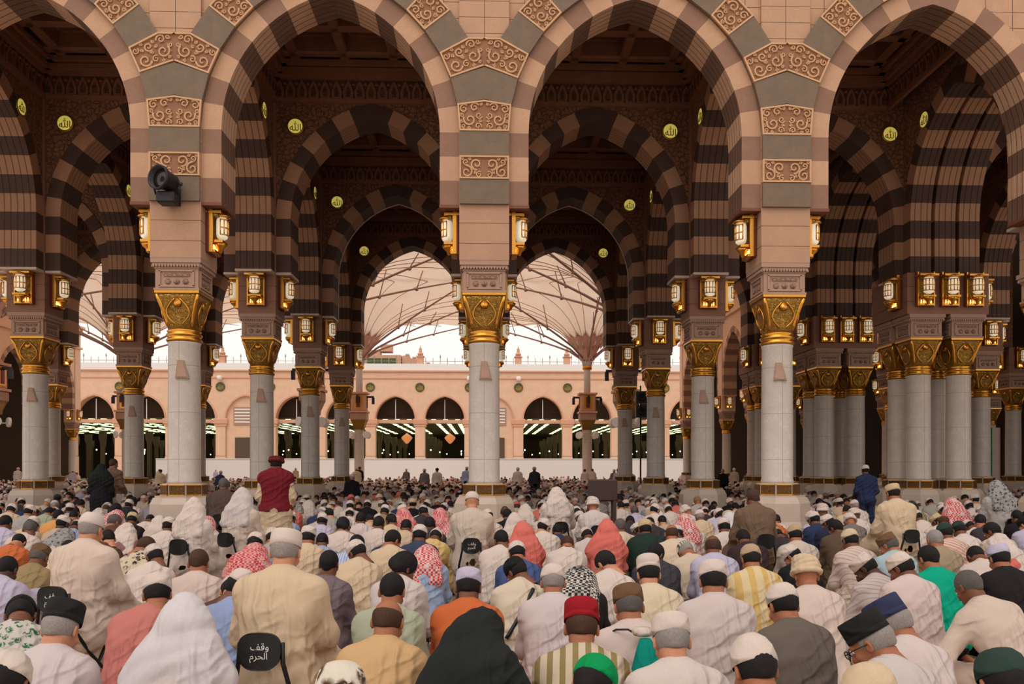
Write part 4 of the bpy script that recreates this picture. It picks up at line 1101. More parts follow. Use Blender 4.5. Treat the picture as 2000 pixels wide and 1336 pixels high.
# --- postures -------------------------------------------------------------------
def V3(*a): return Vector(a)
def make_pose(kind, yaw=0.0, bow=0.0, lean=0.0, wide=1.0):
    """joints of a posture, facing +Y, origin on the floor under the pelvis"""
    J = {'kind': kind}
    if kind == 'kneel':
        J.update(pel=V3(0,-.02,.21), lum=V3(0,.0,.38), che=V3(0,.07,.56), nek=V3(0,.145,.715), head=V3(0,.215,.82), pit=-30)
        hip, kne, ank, toe = V3(.1,.03,.21), V3(.19,.43,.09), V3(.10,-.05,.07), V3(.08,-.24,.04); sh, el, wr, hd = V3(.152,.12,.655), V3(.188,.2,.40), V3(.13,.4,.30), V3(.11,.48,.25)
    elif kind == 'cross':
        J.update(pel=V3(0,-.02,.13), lum=V3(0,-.03,.31), che=V3(0,.06,.50), nek=V3(0,.18,.655), head=V3(0,.285,.745), pit=-42)
        hip, kne, ank, toe = V3(.1,.04,.13), V3(.36,.33,.14), V3(-.06,.36,.07), V3(-.2,.36,.05); sh, el, wr, hd = V3(.152,.15,.59), V3(.192,.23,.34), V3(.15,.42,.25), V3(.12,.5,.2)
    elif kind == 'knees':
        J.update(pel=V3(0,-.04,.13), lum=V3(0,-.06,.31), che=V3(0,.02,.50), nek=V3(0,.13,.66), head=V3(0,.22,.755), pit=-34)
        hip, kne, ank, toe = V3(.1,.0,.13), V3(.17,.42,.47), V3(.13,.52,.08), V3(.13,.7,.05); sh, el, wr, hd = V3(.158,.1,.6), V3(.24,.3,.46), V3(.13,.5,.42), V3(.06,.56,.4)
    elif kind == 'chair':
        J.update(pel=V3(0,0,.52), lum=V3(0,-.01,.70), che=V3(0,.04,.90), nek=V3(0,.10,1.08), head=V3(0,.155,1.19), pit=-22)
        hip, kne, ank, toe = V3(.11,.04,.52), V3(.17,.46,.5), V3(.16,.42,.09), V3(.17,.62,.04); sh, el, wr, hd = V3(.168,.08,1.01), V3(.222,.15,.75), V3(.17,.38,.64), V3(.14,.46,.6)
    elif kind == 'stand':
        J.update(pel=V3(0,0,.92), lum=V3(0,.0,1.08), che=V3(0,.02,1.28), nek=V3(0,.02,1.47), head=V3(0,.05,1.59), pit=-10)
        hip, kne, ank, toe = V3(.1,0,.9), V3(.11,.02,.5), V3(.12,-.02,.1), V3(.14,.16,.04); sh, el, wr, hd = V3(.168,.0,1.4), V3(.23,.0,1.12), V3(.19,.2,1.0), V3(.15,.27,.98)
    J['head'] = J['head']+V3(0, .012, .028)+V3(0, .05*bow, -.05*bow); J['pit'] -= 26*bow
    for nm, v in (('hip',hip),('kne',kne),('ank',ank),('toe',toe),('sh',sh),('el',el),('wr',wr),('hd',hd)):
        J[nm] = {1: v.copy(), -1: V3(-v.x, v.y, v.z)}
    if kind == 'cross':
        J['ank'][-1] = V3(.10,.45,.07); J['toe'][-1] = V3(.24,.45,.05); J['ank'][1] = V3(-.1,.34,.07); J['toe'][1] = V3(-.24,.33,.05)
    if lean:          # leaning on one straight arm set on the floor beside the hip
        sg = 1 if lean > 0 else -1; q = abs(lean)
        for nm, k in (('lum',.2),('che',.55),('nek',.9),('head',1.1)): J[nm] = J[nm]+V3(sg*.14*q*k, 0, 0)
        for s in (1,-1): J['sh'][s] = J['sh'][s]+V3(sg*.1*q, 0, -.03*q if s == sg else .02*q)
        b = J['sh'][sg]; J['el'][sg] = b+V3(sg*.2*q,-.02,-.25); J['wr'][sg] = b+V3(sg*.3*q,.0,-b.z+.06); J['hd'][sg] = J['wr'][sg]+V3(sg*.04,.08,-.04)
    for s in (1,-1): J['sh'][s].x *= wide; J['el'][s].x *= wide
    J['yaw'] = yaw
    J['rot'] = Matrix.Rotation(R(yaw), 4, 'Z') @ Matrix.Rotation(R(J['pit']), 4, 'X')
    J['hm'] = Matrix.Translation(J['head']) @ J['rot']
    return J
def torso(s, J, g=0.0, k=.06):
    p, l, c, n = J['pel'], J['lum'], J['che'], J['nek']
    for q in (-1,1):
        o = lambda v, d: (v.x+q*d, v.y, v.z)
        s.cone(o(p,.062), o(l,.055), .112+g, .096+g, k); s.cone(o(l,.055), o(c,.07), .096+g, .1+g, k)
        m = c.lerp(n, .6); s.cone(o(c,.07), o(m,.075), .1+g, .074+g, k)
        s.cone((m.x+q*.03, m.y, m.z+.03), J['sh'][q], .066+g, .056+g, k)
    s.cone(c.lerp(n, .5), n, .085+g, .058+g*.6, k)
def arms(s, J, g=0.0, k=.035, cuff=1.0):
    for q in (-1,1):
        a, e, w = J['sh'][q], J['el'][q], J['wr'][q]
        s.cone(a, e, .054+g, .043+g, k); s.cone(e, e.lerp(w, cuff), .043+g*1.05, (.03 if cuff == 1 else .034)+g*1.2, k)
def legs(s, J, g=0.0, k=.03):
    for q in (-1,1):
        s.cone(J['hip'][q], J['kne'][q], .088+g, .06+g, k); s.cone(J['kne'][q], J['ank'][q], .058+g, .038+g, k)
def box_of(J, m=.2):
    P = [v for nm in ('hip','kne','ank','toe','sh','el','wr','hd') for v in J[nm].values()]+[J[n] for n in ('pel','lum','che','nek','head')]
    lo = [min(v[i] for v in P)-m for i in range(3)]; hi = [max(v[i] for v in P)+m for i in range(3)]
    lo[2] = -.03; return lo, hi
def body_mesh(J, h=.017):
    lo, hi = box_of(J); s = SDF(lo, hi, h)
    torso(s, J, -.012); arms(s, J, -.004); legs(s, J, -.01)
    for q in (-1,1):
        s.cone(J['ank'][q], J['toe'][q], .036, .026, .02); s.cone(J['wr'][q], J['wr'][q].lerp(J['hd'][q], .4), .028, .026, .02)
    s.cone(J['nek'], J['hm'] @ V3(0,-.03,-.07), .062, .058, .03); s.floor(.008)
    ch = [(*s.surf(), 0), (*place(HEAD, J['hm']), 0)]
    for V, Fc, m in EYES: ch.append((*place((V, Fc), J['hm']), m))
    for q in (-1,1):
        d = (J['hd'][q]-J['wr'][q]).normalized(); side = V3(0,0,1).cross(d); side = side.normalized() if side.length > .1 else V3(1,0,0); up = d.cross(side)*-1
        if up.z < 0: up = -up; side = -side
        mt = Matrix((( side.x, d.x, up.x, 0), (side.y, d.y, up.y, 0), (side.z, d.z, up.z, 0), (0,0,0,1)))
        mt.translation = J['wr'][q]+d*.035
        ch.append((*place(HANDS[q], mt), 0))
    return arr_mesh('person_body', ch, [SKIN[0], EYEW, IRIS])
def clip_neck(s, J):
    """keep the head clear of the collar"""
    s.ell(J['hm'] @ V3(0,.01,0), (.075,.1,.115), .015, 'd', rot=J['rot'].to_3x3())
def collar(s, J, g=.018):
    n = J['nek']; d = ((J['hm'] @ V3(0,-.04,-.08))-n); s.cone(n, n+d*.35, .07+g*.4, .064+g*.3, .02)
def tunic_mesh(J, seed, h=.0155, loose=.023, amp=.0065, full=True):
    lo, hi = box_of(J); s = SDF(lo, hi, h); kd = J['kind']
    torso(s, J, loose, .08); arms(s, J, loose, .05, .94)
    if full:
        legs(s, J, loose+.012, .11)
        p = J['pel']
        if kd == 'kneel':
            s.ell((0,-.06,.14), (.2,.21,.16), .08); s.cone((-.08,.05,.16), (-.1,.4,.1), .13, .1, .1); s.cone((.08,.05,.16), (.1,.4,.1), .13, .1, .1); s.cone((-.12,-.2,.03), (.12,-.2,.03), .07, .07, .08)
        elif kd == 'cross':
            s.ell((0,-.03,.1), (.215,.19,.15), .08); s.cone((-.3,.3,.1), (.3,.3,.1), .09, .09, .1); s.cone((-.15,.1,.1), (.15,.1,.1), .12, .12, .08)
        elif kd == 'knees':
            s.ell((0,-.05,.1), (.21,.19,.15), .08); s.cone((0,.3,.25), (0,.5,.1), .13, .12, .12)
        elif kd == 'chair':
            s.ell((0,.02,.52), (.2,.23,.13), .08); s.cone((0,.2,.5), (0,.42,.46), .14, .12, .1); s.cone((0,.42,.46), (0,.42,.2), .13, .15, .1); s.cone((-.12,-.06,.42), (.12,-.06,.42), .1, .1, .08)
        elif kd == 'stand':
            s.cone((0,0,.9), (0,.01,.2), .2, .24, .1); s.cone((-.1,0,.5), (-.14,0,.16), .15, .13, .1); s.cone((.1,0,.5), (.14,0,.16), .15, .13, .1)
    else:
        s.ell((0, J['pel'].y, J['pel'].z), (.195,.18,.13), .07); 
    s.folds(amp*(.7 if kd in ('chair','stand') else 1), seed, zt=J['nek'].z-.06); 
    if kd not in ('stand',): s.floor(.006)
    else: s.F = np.maximum(s.F, (.14-s.ax[2]).reshape(1,1,-1))
    collar(s, J); clip_neck(s, J)
    return s.surf()
def trouser_arr(J, seed, h=.017):
    lo, hi = box_of(J); s = SDF(lo, hi, h); legs(s, J, .018, .05); p = J['pel']
    s.ell((0, p.y-.01, p.z-.02), (.2,.165,.13), .06)
    s.folds(.006, seed, zt=9); s.floor(.006)
    return s.surf()
def vest_arr(J, seed, h=.015):
    lo, hi = box_of(J); s = SDF(lo, hi, h); torso(s, J, .05, .08); p = J['pel']
    s.ell((0, p.y, p.z), (.24,.225,.16), .07)
    s.F = np.maximum(s.F, (p.z-.02-s.ax[2]).reshape(1,1,-1)); clip_neck(s, J); s.cone(J['nek'], J['nek']+V3(0,.05,.12), .06, .09, .02, 'd')
    return s.surf()
def scarf_arr(J, seed, mode, h=.0145):
    """head cloth: 'ghutra' falls on the back, 'hijab' wraps head, neck and shoulders"""
    lo, hi = box_of(J, .3); s = SDF(lo, hi, h); hm = J['hm']; n, c, l = J['nek'], J['che'], J['lum']
    s.ell(hm @ V3(0,-.012,.02), (.097,.116,.118), .03, rot=J['rot'].to_3x3())
    if mode == 'ghutra':
        a = hm @ V3(0,-.05,-.03); b = n+V3(0,-.075,0); d = c+V3(0,-.105,-.03)
        for u in (-1,-.5,0,.5,1):
            o = V3(u,0,0); s.cone(a+o*.055, b+o*.1, .07, .07, .05); s.cone(b+o*.1, d+o*.15+V3(0,0,.05*abs(u)), .07, .05, .05)
        for q in (-1,1): s.cone(hm @ V3(q*.06,-.01,-.04), n+V3(q*.13,.0,-.02), .06, .06, .06)
    else:
        for q in (-1,1):
            s.cone(hm @ V3(q*.03,-.04,-.05), n+V3(q*.08,-.03,-.0), .1, .12, .06); s.cone(n+V3(q*.07,-.03,0), J['sh'][q]+V3(q*.02,-.02,-.04), .11, .1, .07)
            s.cone(J['sh'][q]+V3(-q*.02,-.02,-.03), J['el'][q].lerp(J['sh'][q], .5)+V3(-q*.02,-.03,0), .09, .08, .07)
            s.cone(n+V3(q*.06,-.05,-.02), c+V3(q*.09,-.045,.0), .11, .1, .07)
        s.cone(hm @ V3(0,-.03,-.04), n+V3(0,.02,0), .105, .11, .06)
    s.folds(.005, seed, 55, zt=9)
    s.ell(hm @ V3(0,.105,-.025), (.066,.07,.1), .02, 'd', rot=J['rot'].to_3x3())
    s.floor(.006)
    return s.surf()

# --- headwear and hair in head coordinates ------------------------------------------
def cap_round():
    V, Fc = lathe_arr([(.086,.028),(.089,.03),(.0895,.05),(.087,.075),(.078,.105),(.058,.128),(.03,.138),(.001,.14)], 28, None, 1.0, 1.18); return [(V+np.array([0,-.012,-.004]), Fc, 0)]
def cap_flat():
    V, Fc = lathe_arr([(.084,.02),(.088,.022),(.0885,.05),(.086,.098),(.081,.108),(.05,.113),(.001,.114)], 28, None, 1.0, 1.17); return [(V+np.array([0,-.014,.008]), Fc, 0)]
def cap_tall():
    V, Fc = lathe_arr([(.085,.03),(.089,.03),(.089,.055),(.087,.058),(.0885,.06),(.0865,.125),(.083,.132),(.06,.133),(.056,.129),(.001,.131)], 28, None, 1.0, 1.2); return [(V+np.array([0,-.012,.006]), Fc, 0)]
def cap_cone():
    V, Fc = lathe_arr([(.087,.02),(.09,.022),(.0895,.045),(.083,.085),(.066,.118),(.04,.142),(.001,.152)], 24, None, 1.0, 1.16); return [(V+np.array([0,-.012,0]), Fc, 0)]
def turban():
    s = SDF((-.16,-.17,-.04), (.16,.16,.2), .0085)
    s.ell((0,-.012,.06), (.092,.108,.075), .02)
    for k in range(5):
        a = .5*k; 
        for j in range(14):
            t0, t1 = 2*PI*j/14, 2*PI*(j+1)/14; f = lambda t: ((.098-.006*k)*math.cos(t), -.012+(.112-.006*k)*math.sin(t), .03+.022*k+.018*math.sin(t+a*2.2))
            s.cone(f(t0), f(t1), .02, .02, .006)
    return [(*s.surf(), 0)]
def pakol():
    s = SDF((-.16,-.18,-.03), (.16,.17,.17), .0085)
    for j in range(18):
        t0, t1 = 2*PI*j/18, 2*PI*(j+1)/18; f = lambda t: (.095*math.cos(t), -.012+.112*math.sin(t), .045); s.cone(f(t0), f(t1), .025, .025, .01)
    s.ell((0,-.012,.09), (.115,.13,.028), .02); return [(*s.surf(), 0)]
def ballcap():
    s = SDF((-.13,-.15,-.02), (.13,.24,.16), .008); s.ell((0,-.012,.04), (.09,.108,.095), .01)
    s.F = np.maximum(s.F, (.022-s.ax[2]).reshape(1,1,-1)); s.ell((0,.12,.035), (.075,.085,.012), .012); return [(*s.surf(), 0)]
def hair(style):
    s = SDF((-.12,-.15,-.16), (.12,.14,.16), .0078)
    if style == 'short':
        s.ell((0,-.016,.032), (.082,.103,.096), .01); s.cone((0,-.075,.0), (0,-.078,-.035), .042, .03, .03)
        s.ell((0,.1,-.05), (.085,.075,.1), .02, 'd'); s.ell((0,-.02,-.145), (.12,.12,.09), .012, 'd')
        for q in (-1,1): s.ell((q*.095,.0,-.012), (.022,.026,.036), .01, 'd')
    elif style == 'full':
        s.ell((0,-.018,.038), (.09,.11,.104), .01); s.cone((-.03,-.085,-.0), (.03,-.085,-.03), .05, .04, .03)
        s.ell((0,.11,-.04), (.085,.075,.1), .02, 'd'); s.ell((0,.01,-.15), (.12,.07,.09), .02, 'd')
        s.folds(.004, 3, 120, zt=9)
    else:      # fringe round a bald crown or under a cap
        s.ell((0,-.016,.02), (.081,.101,.09), .01); s.cone((0,-.07,-.005), (0,-.076,-.03), .04, .028, .03)
        s.F = np.maximum(s.F, (s.ax[2]-.045).reshape(1,1,-1)); s.ell((0,.09,-.02), (.1,.075,.11), .02, 'd'); s.ell((0,-.02,-.13), (.12,.12,.09), .012, 'd')
        for q in (-1,1): s.ell((q*.095,.0,-.012), (.022,.026,.036), .01, 'd')
    return [(*s.surf(), 0)]
def beard():
    s = SDF((-.1,-.04,-.2), (.1,.16,.02), .0085); s.ell((0,.055,-.085), (.064,.062,.06), .02); s.cone((0,.085,-.1), (0,.085,-.15), .04, .015, .03)
    s.ell((0,.02,.0), (.1,.1,.07), .02, 'd'); s.ell((0,.115,-.06), (.03,.03,.02), .01, 'd'); return [(*s.surf(), 0)]

SKIN = [plain('skin_%s' % n, srgb(*c), .55, noise=.06, scale=30, spec=.35) for n, c in (('fair',(190,130,98)),('tan',(160,100,70)),('brown',(116,70,48)),('dark',(78,50,37)))]
EYEW = plain('eye_white', srgb(225,215,205), .2, noise=.01); IRIS = plain('iris_brown', srgb(40,24,16), .2)
HAIRM = {n: plain('hair_'+n, srgb(*c), .75, noise=.15, scale=120, spec=.25) for n, c in (('black',(26,21,21)),('brown',(70,46,34)),('grey',(140,130,124)),('salt',(88,80,76)),('white',(205,196,188)))}
HEADW = {n: f() for n, f in (('round',cap_round),('flat',cap_flat),('tall',cap_tall),('cone',cap_cone),('turban',turban),('pakol',pakol),('ballcap',ballcap))}
HEADW['hair'] = hair('short'); HEADW['full'] = hair('full'); HEADW['fringe'] = hair('fringe'); HEADW['beard'] = beard()
DEFM = fabric('cloth_plain_white', srgb(228,216,208))
def hw_mesh(key, J): return arr_mesh(key, [(*place((V, Fc), J['hm']), m) for V, Fc, m in HEADW[key]], [DEFM])

POSE_SPEC = {  # kind, head yaw, bow, lean, shoulder width
    'kneel': ('kneel',0,0,0,1.0), 'kneel_bow': ('kneel',0,.8,0,1.02), 'kneel_up': ('kneel',8,-.7,0,1.0), 'kneel_l': ('kneel',32,.2,0,1.0), 'kneel_r': ('kneel',-34,.2,0,1.0),
    'cross': ('cross',0,0,0,1.0), 'cross_bow': ('cross',4,.9,0,1.0), 'cross_l': ('cross',38,.1,0,1.0), 'cross_r': ('cross',-38,.2,0,1.0), 'lean_l': ('cross',14,-.2,-1,1.0), 'lean_r': ('cross',-12,-.2,1,1.0),
    'knees': ('knees',0,.2,0,1.02), 'knees_r': ('knees',-40,.1,0,1.0), 'chair': ('chair',0,0,0,1.06), 'chair_up': ('chair',14,-.5,0,1.0), 'stand': ('stand',-6,.1,0,1.0)}
POSES = {}
class PoseLib(dict):
    def __missing__(s, k):
        nm, what = k; J = POSES.get(nm)
        if J is None: J = POSES[nm] = make_pose(*POSE_SPEC[nm])
        sd = sum(map(ord, nm))
        if what == 'body': me = body_mesh(J)
        elif what == 'tunic': me = arr_mesh('tunic', [(*tunic_mesh(J, sd), 0)], [DEFM])
        elif what == 'shirt': me = arr_mesh('shirt', [(*tunic_mesh(J, sd+3, loose=.018, amp=.006, full=False), 0)], [DEFM])
        elif what == 'trousers': me = arr_mesh('trousers', [(*trouser_arr(J, sd+5), 0)], [DEFM])
        elif what == 'vest': me = arr_mesh('vest', [(*vest_arr(J, sd+9), 0)], [DEFM])
        elif what in ('ghutra','hijab'): me = arr_mesh('head_scarf', [(*scarf_arr(J, sd+7, what), 0)], [DEFM])
        else: me = hw_mesh(what, J)
        s[k] = me; return me
LIB = PoseLib()
def setmat(o, m, i=0):
    o.material_slots[i].link = 'OBJECT'; o.material_slots[i].material = m
CL = {}
def cloth(c, kind=None, c2=None, sc=1.0, name=None):
    k = (c, kind, c2, sc)
    if k not in CL: CL[k] = fabric('cloth_%d' % len(CL), srgb(*c), kind, srgb(*c2) if c2 else None, sc=sc)
    return CL[k]
HWNAME = {'round':'skullcap','flat':'skullcap','tall':'cap','cone':'skullcap','turban':'turban','pakol':'flat_cap','ballcap':'peaked_cap','hair':'hair','full':'hair','fringe':'hair','beard':'beard'}
def add_part(o, name, me, mt):
    c = part(name, me, o); setmat(c, mt); return c
def person(x, y, rz, pose, top, topmat, skin, heads, label, group=None, trous=None, scale=1.0):
    """top: 'tunic' or 'shirt'; heads: list of (key, material)"""
    o = link('person', LIB[pose,'body'], None, (x, y, FLOORZ), rz, (scale,)*3); setmat(o, SKIN[skin])
    tag(o, label, 'person', group)
    g = part(top, LIB[pose,top], o); setmat(g, topmat)
    if top == 'shirt': t = part('trousers', LIB[pose,'trousers'], o); setmat(t, trous or cloth((70,66,70)))
    for key, mt in heads:
        c = part('head_scarf' if key in ('ghutra','hijab') else HWNAME[key], LIB[pose,key], o); setmat(c, mt)
    return o
FLOORZ = .017
# ------------------------------------------------------------------ the crowd
WH, W2, CR, BE = (222,202,190), (212,196,190), (216,188,156), (196,170,146)
GR, LG, LV, LB, BL, NV, BK, OL, KH, BR, MR, SG, OR, YE, PK, TE, MV, TN = (120,110,106), (176,166,160), (198,186,206), (160,172,200), (112,130,176), (46,54,84), (28,26,28), (96,88,74), (150,132,96), (92,64,52), (100,30,34), (168,172,146), (196,104,58), (222,186,104), (222,116,104), (0,150,120), (140,96,96), (206,160,110)
def cl(c, *a, **k): return cloth(c, *a, **k)
WHT, CREAMT = cl(WH), cl(CR)
HK = HAIRM['black']; HB = HAIRM['brown']; HG = HAIRM['grey']; HS = HAIRM['salt']
def HD(code):
    """headwear codes -> (mesh key, material) list"""
    t = {'wc': [('round', WHT), ('fringe', HK)], 'wcg': [('round', WHT), ('fringe', HG)], 'wf': [('flat', WHT), ('fringe', HK)], 'wfg': [('flat', WHT), ('fringe', HG)], 'wfn': [('flat', WHT)], 'wcn': [('round', WHT)],
         'wt': [('tall', WHT), ('fringe', HK)], 'wco': [('cone', WHT), ('fringe', HK)], 'bh': [('hair', HK)], 'fh': [('full', HK)], 'br': [('hair', HB)], 'gh': [('hair', HG)], 'sh': [('hair', HS)], 'bald': [('fringe', HB)], 'baldg': [('fringe', HS)], 'none': [],
         'cc': [('round', CREAMT), ('fringe', HK)], 'cf': [('flat', cl((206,180,140))), ('fringe', HK)], 'bc': [('flat', cl((110,80,56))), ('fringe', HS)], 'kc': [('tall', cl((36,34,34))), ('fringe', HG)], 'nc': [('tall', cl((52,54,82))), ('fringe', HG)],
         'lc': [('flat', cl(LV)), ('fringe', HK)], 'rc': [('tall', cl((150,24,34))), ('fringe', HB)], 'gc': [('ballcap', cl((0,140,76))), ('fringe', HK)], 'dg': [('round', cl((44,62,54))), ('fringe', HK)], 'kb': [('round', cl(BK)), ('fringe', HK)],
         'wg': [('ghutra', WHT)], 'wh': [('hijab', cl((216,206,206)))], 'ph': [('hijab', cl(PK))], 'pg': [('ghutra', cl((226,196,190), 'check', (206,60,66)))], 'pgh': [('hijab', cl((228,170,164), 'check', (204,66,70)))], 'kh': [('hijab', cl((34,36,36)))], 'khg': [('ghutra', cl((44,42,42), 'check', (200,190,180)))],
         'tb': [('turban', WHT)], 'tbc': [('turban', CREAMT)], 'gg': [('ghutra', cl((150,144,140), 'floral', (60,58,60)))], 'pk': [('pakol', cl((96,34,34))), ('fringe', HK)], 'sc': [('round', cl((214,206,190), 'stripe', (110,120,90), 4)), ('fringe', HG)], 'tc': [('round', cl((190,160,128))), ('fringe', HK)], 'redc': [('round', cl((190,40,48))), ('fringe', HK)], 'star': [('round', cl((226,214,196), 'floral', (92,58,40), .5)), ('fringe', HK)],
         'wcb': [('round', WHT), ('fringe', HK), ('beard', HK)], 'wg2': [('ghutra', cl(W2))]}
    return t[code]
TOPZ_ = {}
def top_of(pose, code):
    nm = POSE_SPEC[pose]; J = POSES.get(pose)
    if J is None: J = POSES[pose] = make_pose(*nm)
    k = HD(code); e = .118
    if k: e = {'round':.136,'flat':.122,'tall':.138,'cone':.15,'turban':.15,'pakol':.13,'ballcap':.13,'hair':.125,'full':.138,'fringe':.114,'ghutra':.138,'hijab':.138}.get(k[0][0], .12)
    return max((J['hm'] @ V3(0,a,b)).z for a, b in ((0,e),(-.06,e*.85),(-.1,e*.5),(-.03,e*.97)))
PLACED = []; NP = 0; HAND = []; CHAIROF = {}
def floor_at(px, w):
    u = (px-1000)/F_PX*w; c, s = math.cos(YAW), math.sin(YAW); return u*c+w*s, w*c-u*s
def put(px, yt, pose, top, col, code, skin, label, d=None, rz=None, s=1.0, group=None, trous=None, mat=None):
    zt = top_of(pose, code)
    if d is None: d = F_PX*(EYE-FLOORZ-zt*s)/(yt-HZ)
    else: s = max(.86, min(1.16, (EYE-FLOORZ-(yt-HZ)*d/F_PX)/zt))
    x, y = floor_at(px, d); J = POSES[pose]
    rz = R(rng.uniform(-9, 9)) if rz is None else R(rz)
    hx, hy = J['head'].x*s, J['head'].y*s           # the head, not the seat, is what stands at the column px
    x -= hx*math.cos(rz)-hy*math.sin(rz); y -= hx*math.sin(rz)+hy*math.cos(rz)
    o = person(x, y, rz, pose, top, mat or cl(col), skin, HD(code), label, group, trous, s); PLACED.append((x, y)); global NP; NP += 1; HAND.append(o); return o
# folding prayer chairs
def chair_meshes():
    b = MB(); b.lathe([(.0,.0),(.13,.005),(.16,.02),(.16,.035),(.0,.035)], 20, c=(0,0,.385), sx=1.1, sy=1.0); seat = b.mesh('seat', ['black'])
    b = MB(); pts = []
    n = 28; out = []
    for j in range(n):
        a = 2*PI*j/n; c_, s_ = math.cos(a), math.sin(a); e = 2/3.0; wz = .095*(abs(s_)**e)*(1 if s_ > 0 else -1); wx = .108*(abs(c_)**e)*(1 if c_ > 0 else -1)*(1-.12*(1 if s_ < 0 else 0)*abs(s_)); out.append((wx, wz))
    f = [(x, -.285+.02*0+ .9*x*x, .74+z_) for x, z_ in out]; g = [(x, y-.022, z_) for x, y, z_ in f]
    b.loft([g, f], 0, False); back = b.mesh('backrest', ['black'])
    b = MB(); q = [(x*1.0, -.275+.9*x*x, .74+z_) for x, z_ in out]
    for sg in (-1, 1):
        b.tube([(sg*.108,-.262,.78),(sg*.112,-.27,.68),(sg*.15,-.24,.5),(sg*.16,-.1,.33),(sg*.17,.08,.16),(sg*.175,.24,.012)], .0125, 8)
        b.tube([(sg*.15,.15,.385),(sg*.155,.02,.25),(sg*.165,-.2,.12),(sg*.172,-.36,.012)], .0125, 8)
    frame = []
    b2 = MB(); b2.tube([(-.17,-.35,.04),(.17,-.35,.04)], .01, 6); b2.tube([(-.17,.22,.04),(.17,.22,.04)], .01, 6)
    return seat, back, b.mesh('tube_frame', ['black']), b2.mesh('crossbar', ['black'])
CH = chair_meshes(); M['chalk'] = plain('white_print', srgb(214,208,200), .7)
T1 = text_mesh('\ufed2\ufed7\ufeed', .048, 'printed_lettering', ['chalk'], .001); T2 = text_mesh('\ufee1\ufeae\ufea4\ufedf\ufe8d', .046, 'printed_lettering', ['chalk'], .001)
def chair(o, label, text=False, s=1.0):
    t = empty('folding_chair', (o.location.x, o.location.y, FLOORZ-.001), o.rotation_euler.z); t.scale = (s,)*3; tag(t, label, 'chair', 'folding prayer chairs')
    part('seat', CH[0], t); bk = part('backrest', CH[1], t); part('tube_frame', CH[2], t); part('crossbar', CH[3], t)
    if text: part('printed_lettering', T1, bk, (.006,-.3075,.762)); part('printed_lettering', T2, bk, (0,-.3075,.712))
    CHAIROF[o.name] = t; return t
K, KB, KU, KL, KR, X, XB, XL, XR, LL, LR_, KN, KNR, CHR, CHU, ST = 'kneel','kneel_bow','kneel_up','kneel_l','kneel_r','cross','cross_bow','cross_l','cross_r','lean_l','lean_r','knees','knees_r','chair','chair_up','stand'
T, S = 'tunic', 'shirt'
# --- people on chairs
o = put(560,1042,CHR,T,CR,'wfg',0,'large man in cream tunic and white cap on the lettered black chair', d=4.5, rz=-3); chair(o, 'black folding chair with two lines of white lettering on its back', True)
o = put(178,1002,CHR,T,(220,194,176),'wcg',0,'broad man in off-white tunic and white skullcap on a black chair at left', d=6.3, rz=-8); chair(o, 'black folding chair behind the broad man in off-white at left', True)
o = put(380,971,CHU,T,WH,'wg',1,'man in white robe and white head cloth on a chair, under the left front column', d=10.2, rz=-6); chair(o, 'black folding chair of the white-robed man under the left front column')
o = put(474,952,CHU,T,(216,192,176),'wg2',1,'man in cream robe and white head cloth on a chair, left of the red vest', d=11.2, rz=-14, s=1.1); chair(o, 'black folding chair between the cream-robed man and the pink scarf')
o = put(922,961,CHR,T,(206,186,168),'wcn',0,'bald man with white skullcap in beige tunic on a chair before the middle column', d=10.4, rz=0); chair(o, 'black folding chair with white print under the bald man in beige', True)
o = put(1087,951,CHR,T,WH,'wg',1,'person in white robe and white hood on a chair right of the middle column', d=13.5, rz=4); chair(o, 'black folding chair of the white hooded person right of the middle column')
o = put(1158,972,CHR,T,W2,'tb',1,'person in plain white robe on a chair before the dark brown stand', d=12.6, rz=2, s=.9); chair(o, 'black folding chair nearest the dark brown stand')
o = put(1470,955,CHR,T,(112,88,70),'br',2,'big man in brown robe on a chair left of the right front column', d=11.0, rz=3); chair(o, 'dark folding chair under the big man in brown')
o = put(1744,947,CHR,T,CR,'cf',1,'man in cream shirt and tan cap raised on a chair at right', d=11.8, rz=4); chair(o, 'black folding chair under the man with the tan cap at right')
o = put(437,934,CHR,T,(84,66,60),'sh',2,'man in dark brown robe on a chair just right of the left front column', d=15.6, rz=6); chair(o, 'folding chair of the dark brown robe beside the left front column')
o = put(1945,938,CHR,T,LG,'gg',2,'person wrapped in grey cloth on a chair at the right edge', d=14.5, rz=0); chair(o, 'folding chair of the grey-wrapped person at the right edge')
# --- standing people
VESTMAN = put(540,890,ST,T,CR,'pk',2,'man standing in the crowd in dark red vest, cream tunic and dark red hat', d=13.6, rz=6)
add_part(VESTMAN, 'vest', LIB[ST,'vest'], cl((112,26,36)))
put(1690,908,ST,S,NV,'wc',2,'man standing in navy jacket and white cap before the right-hand columns', d=20.0, rz=-4, trous=cl(NV))
put(222,896,ST,S,(122,94,78),'br',1,'man standing in brown jacket and white trousers at left', d=20.5, rz=-10, trous=cl(WH))
put(199,906,ST,T,(30,28,32),'kh',2,'person standing all in black beside the man in the brown jacket', d=20.0, rz=8)
put(688,930,ST,T,(26,26,30),'wcg',1,'man in long black coat and white cap amid the crowd left of centre', d=25.0, rz=0, s=.9)
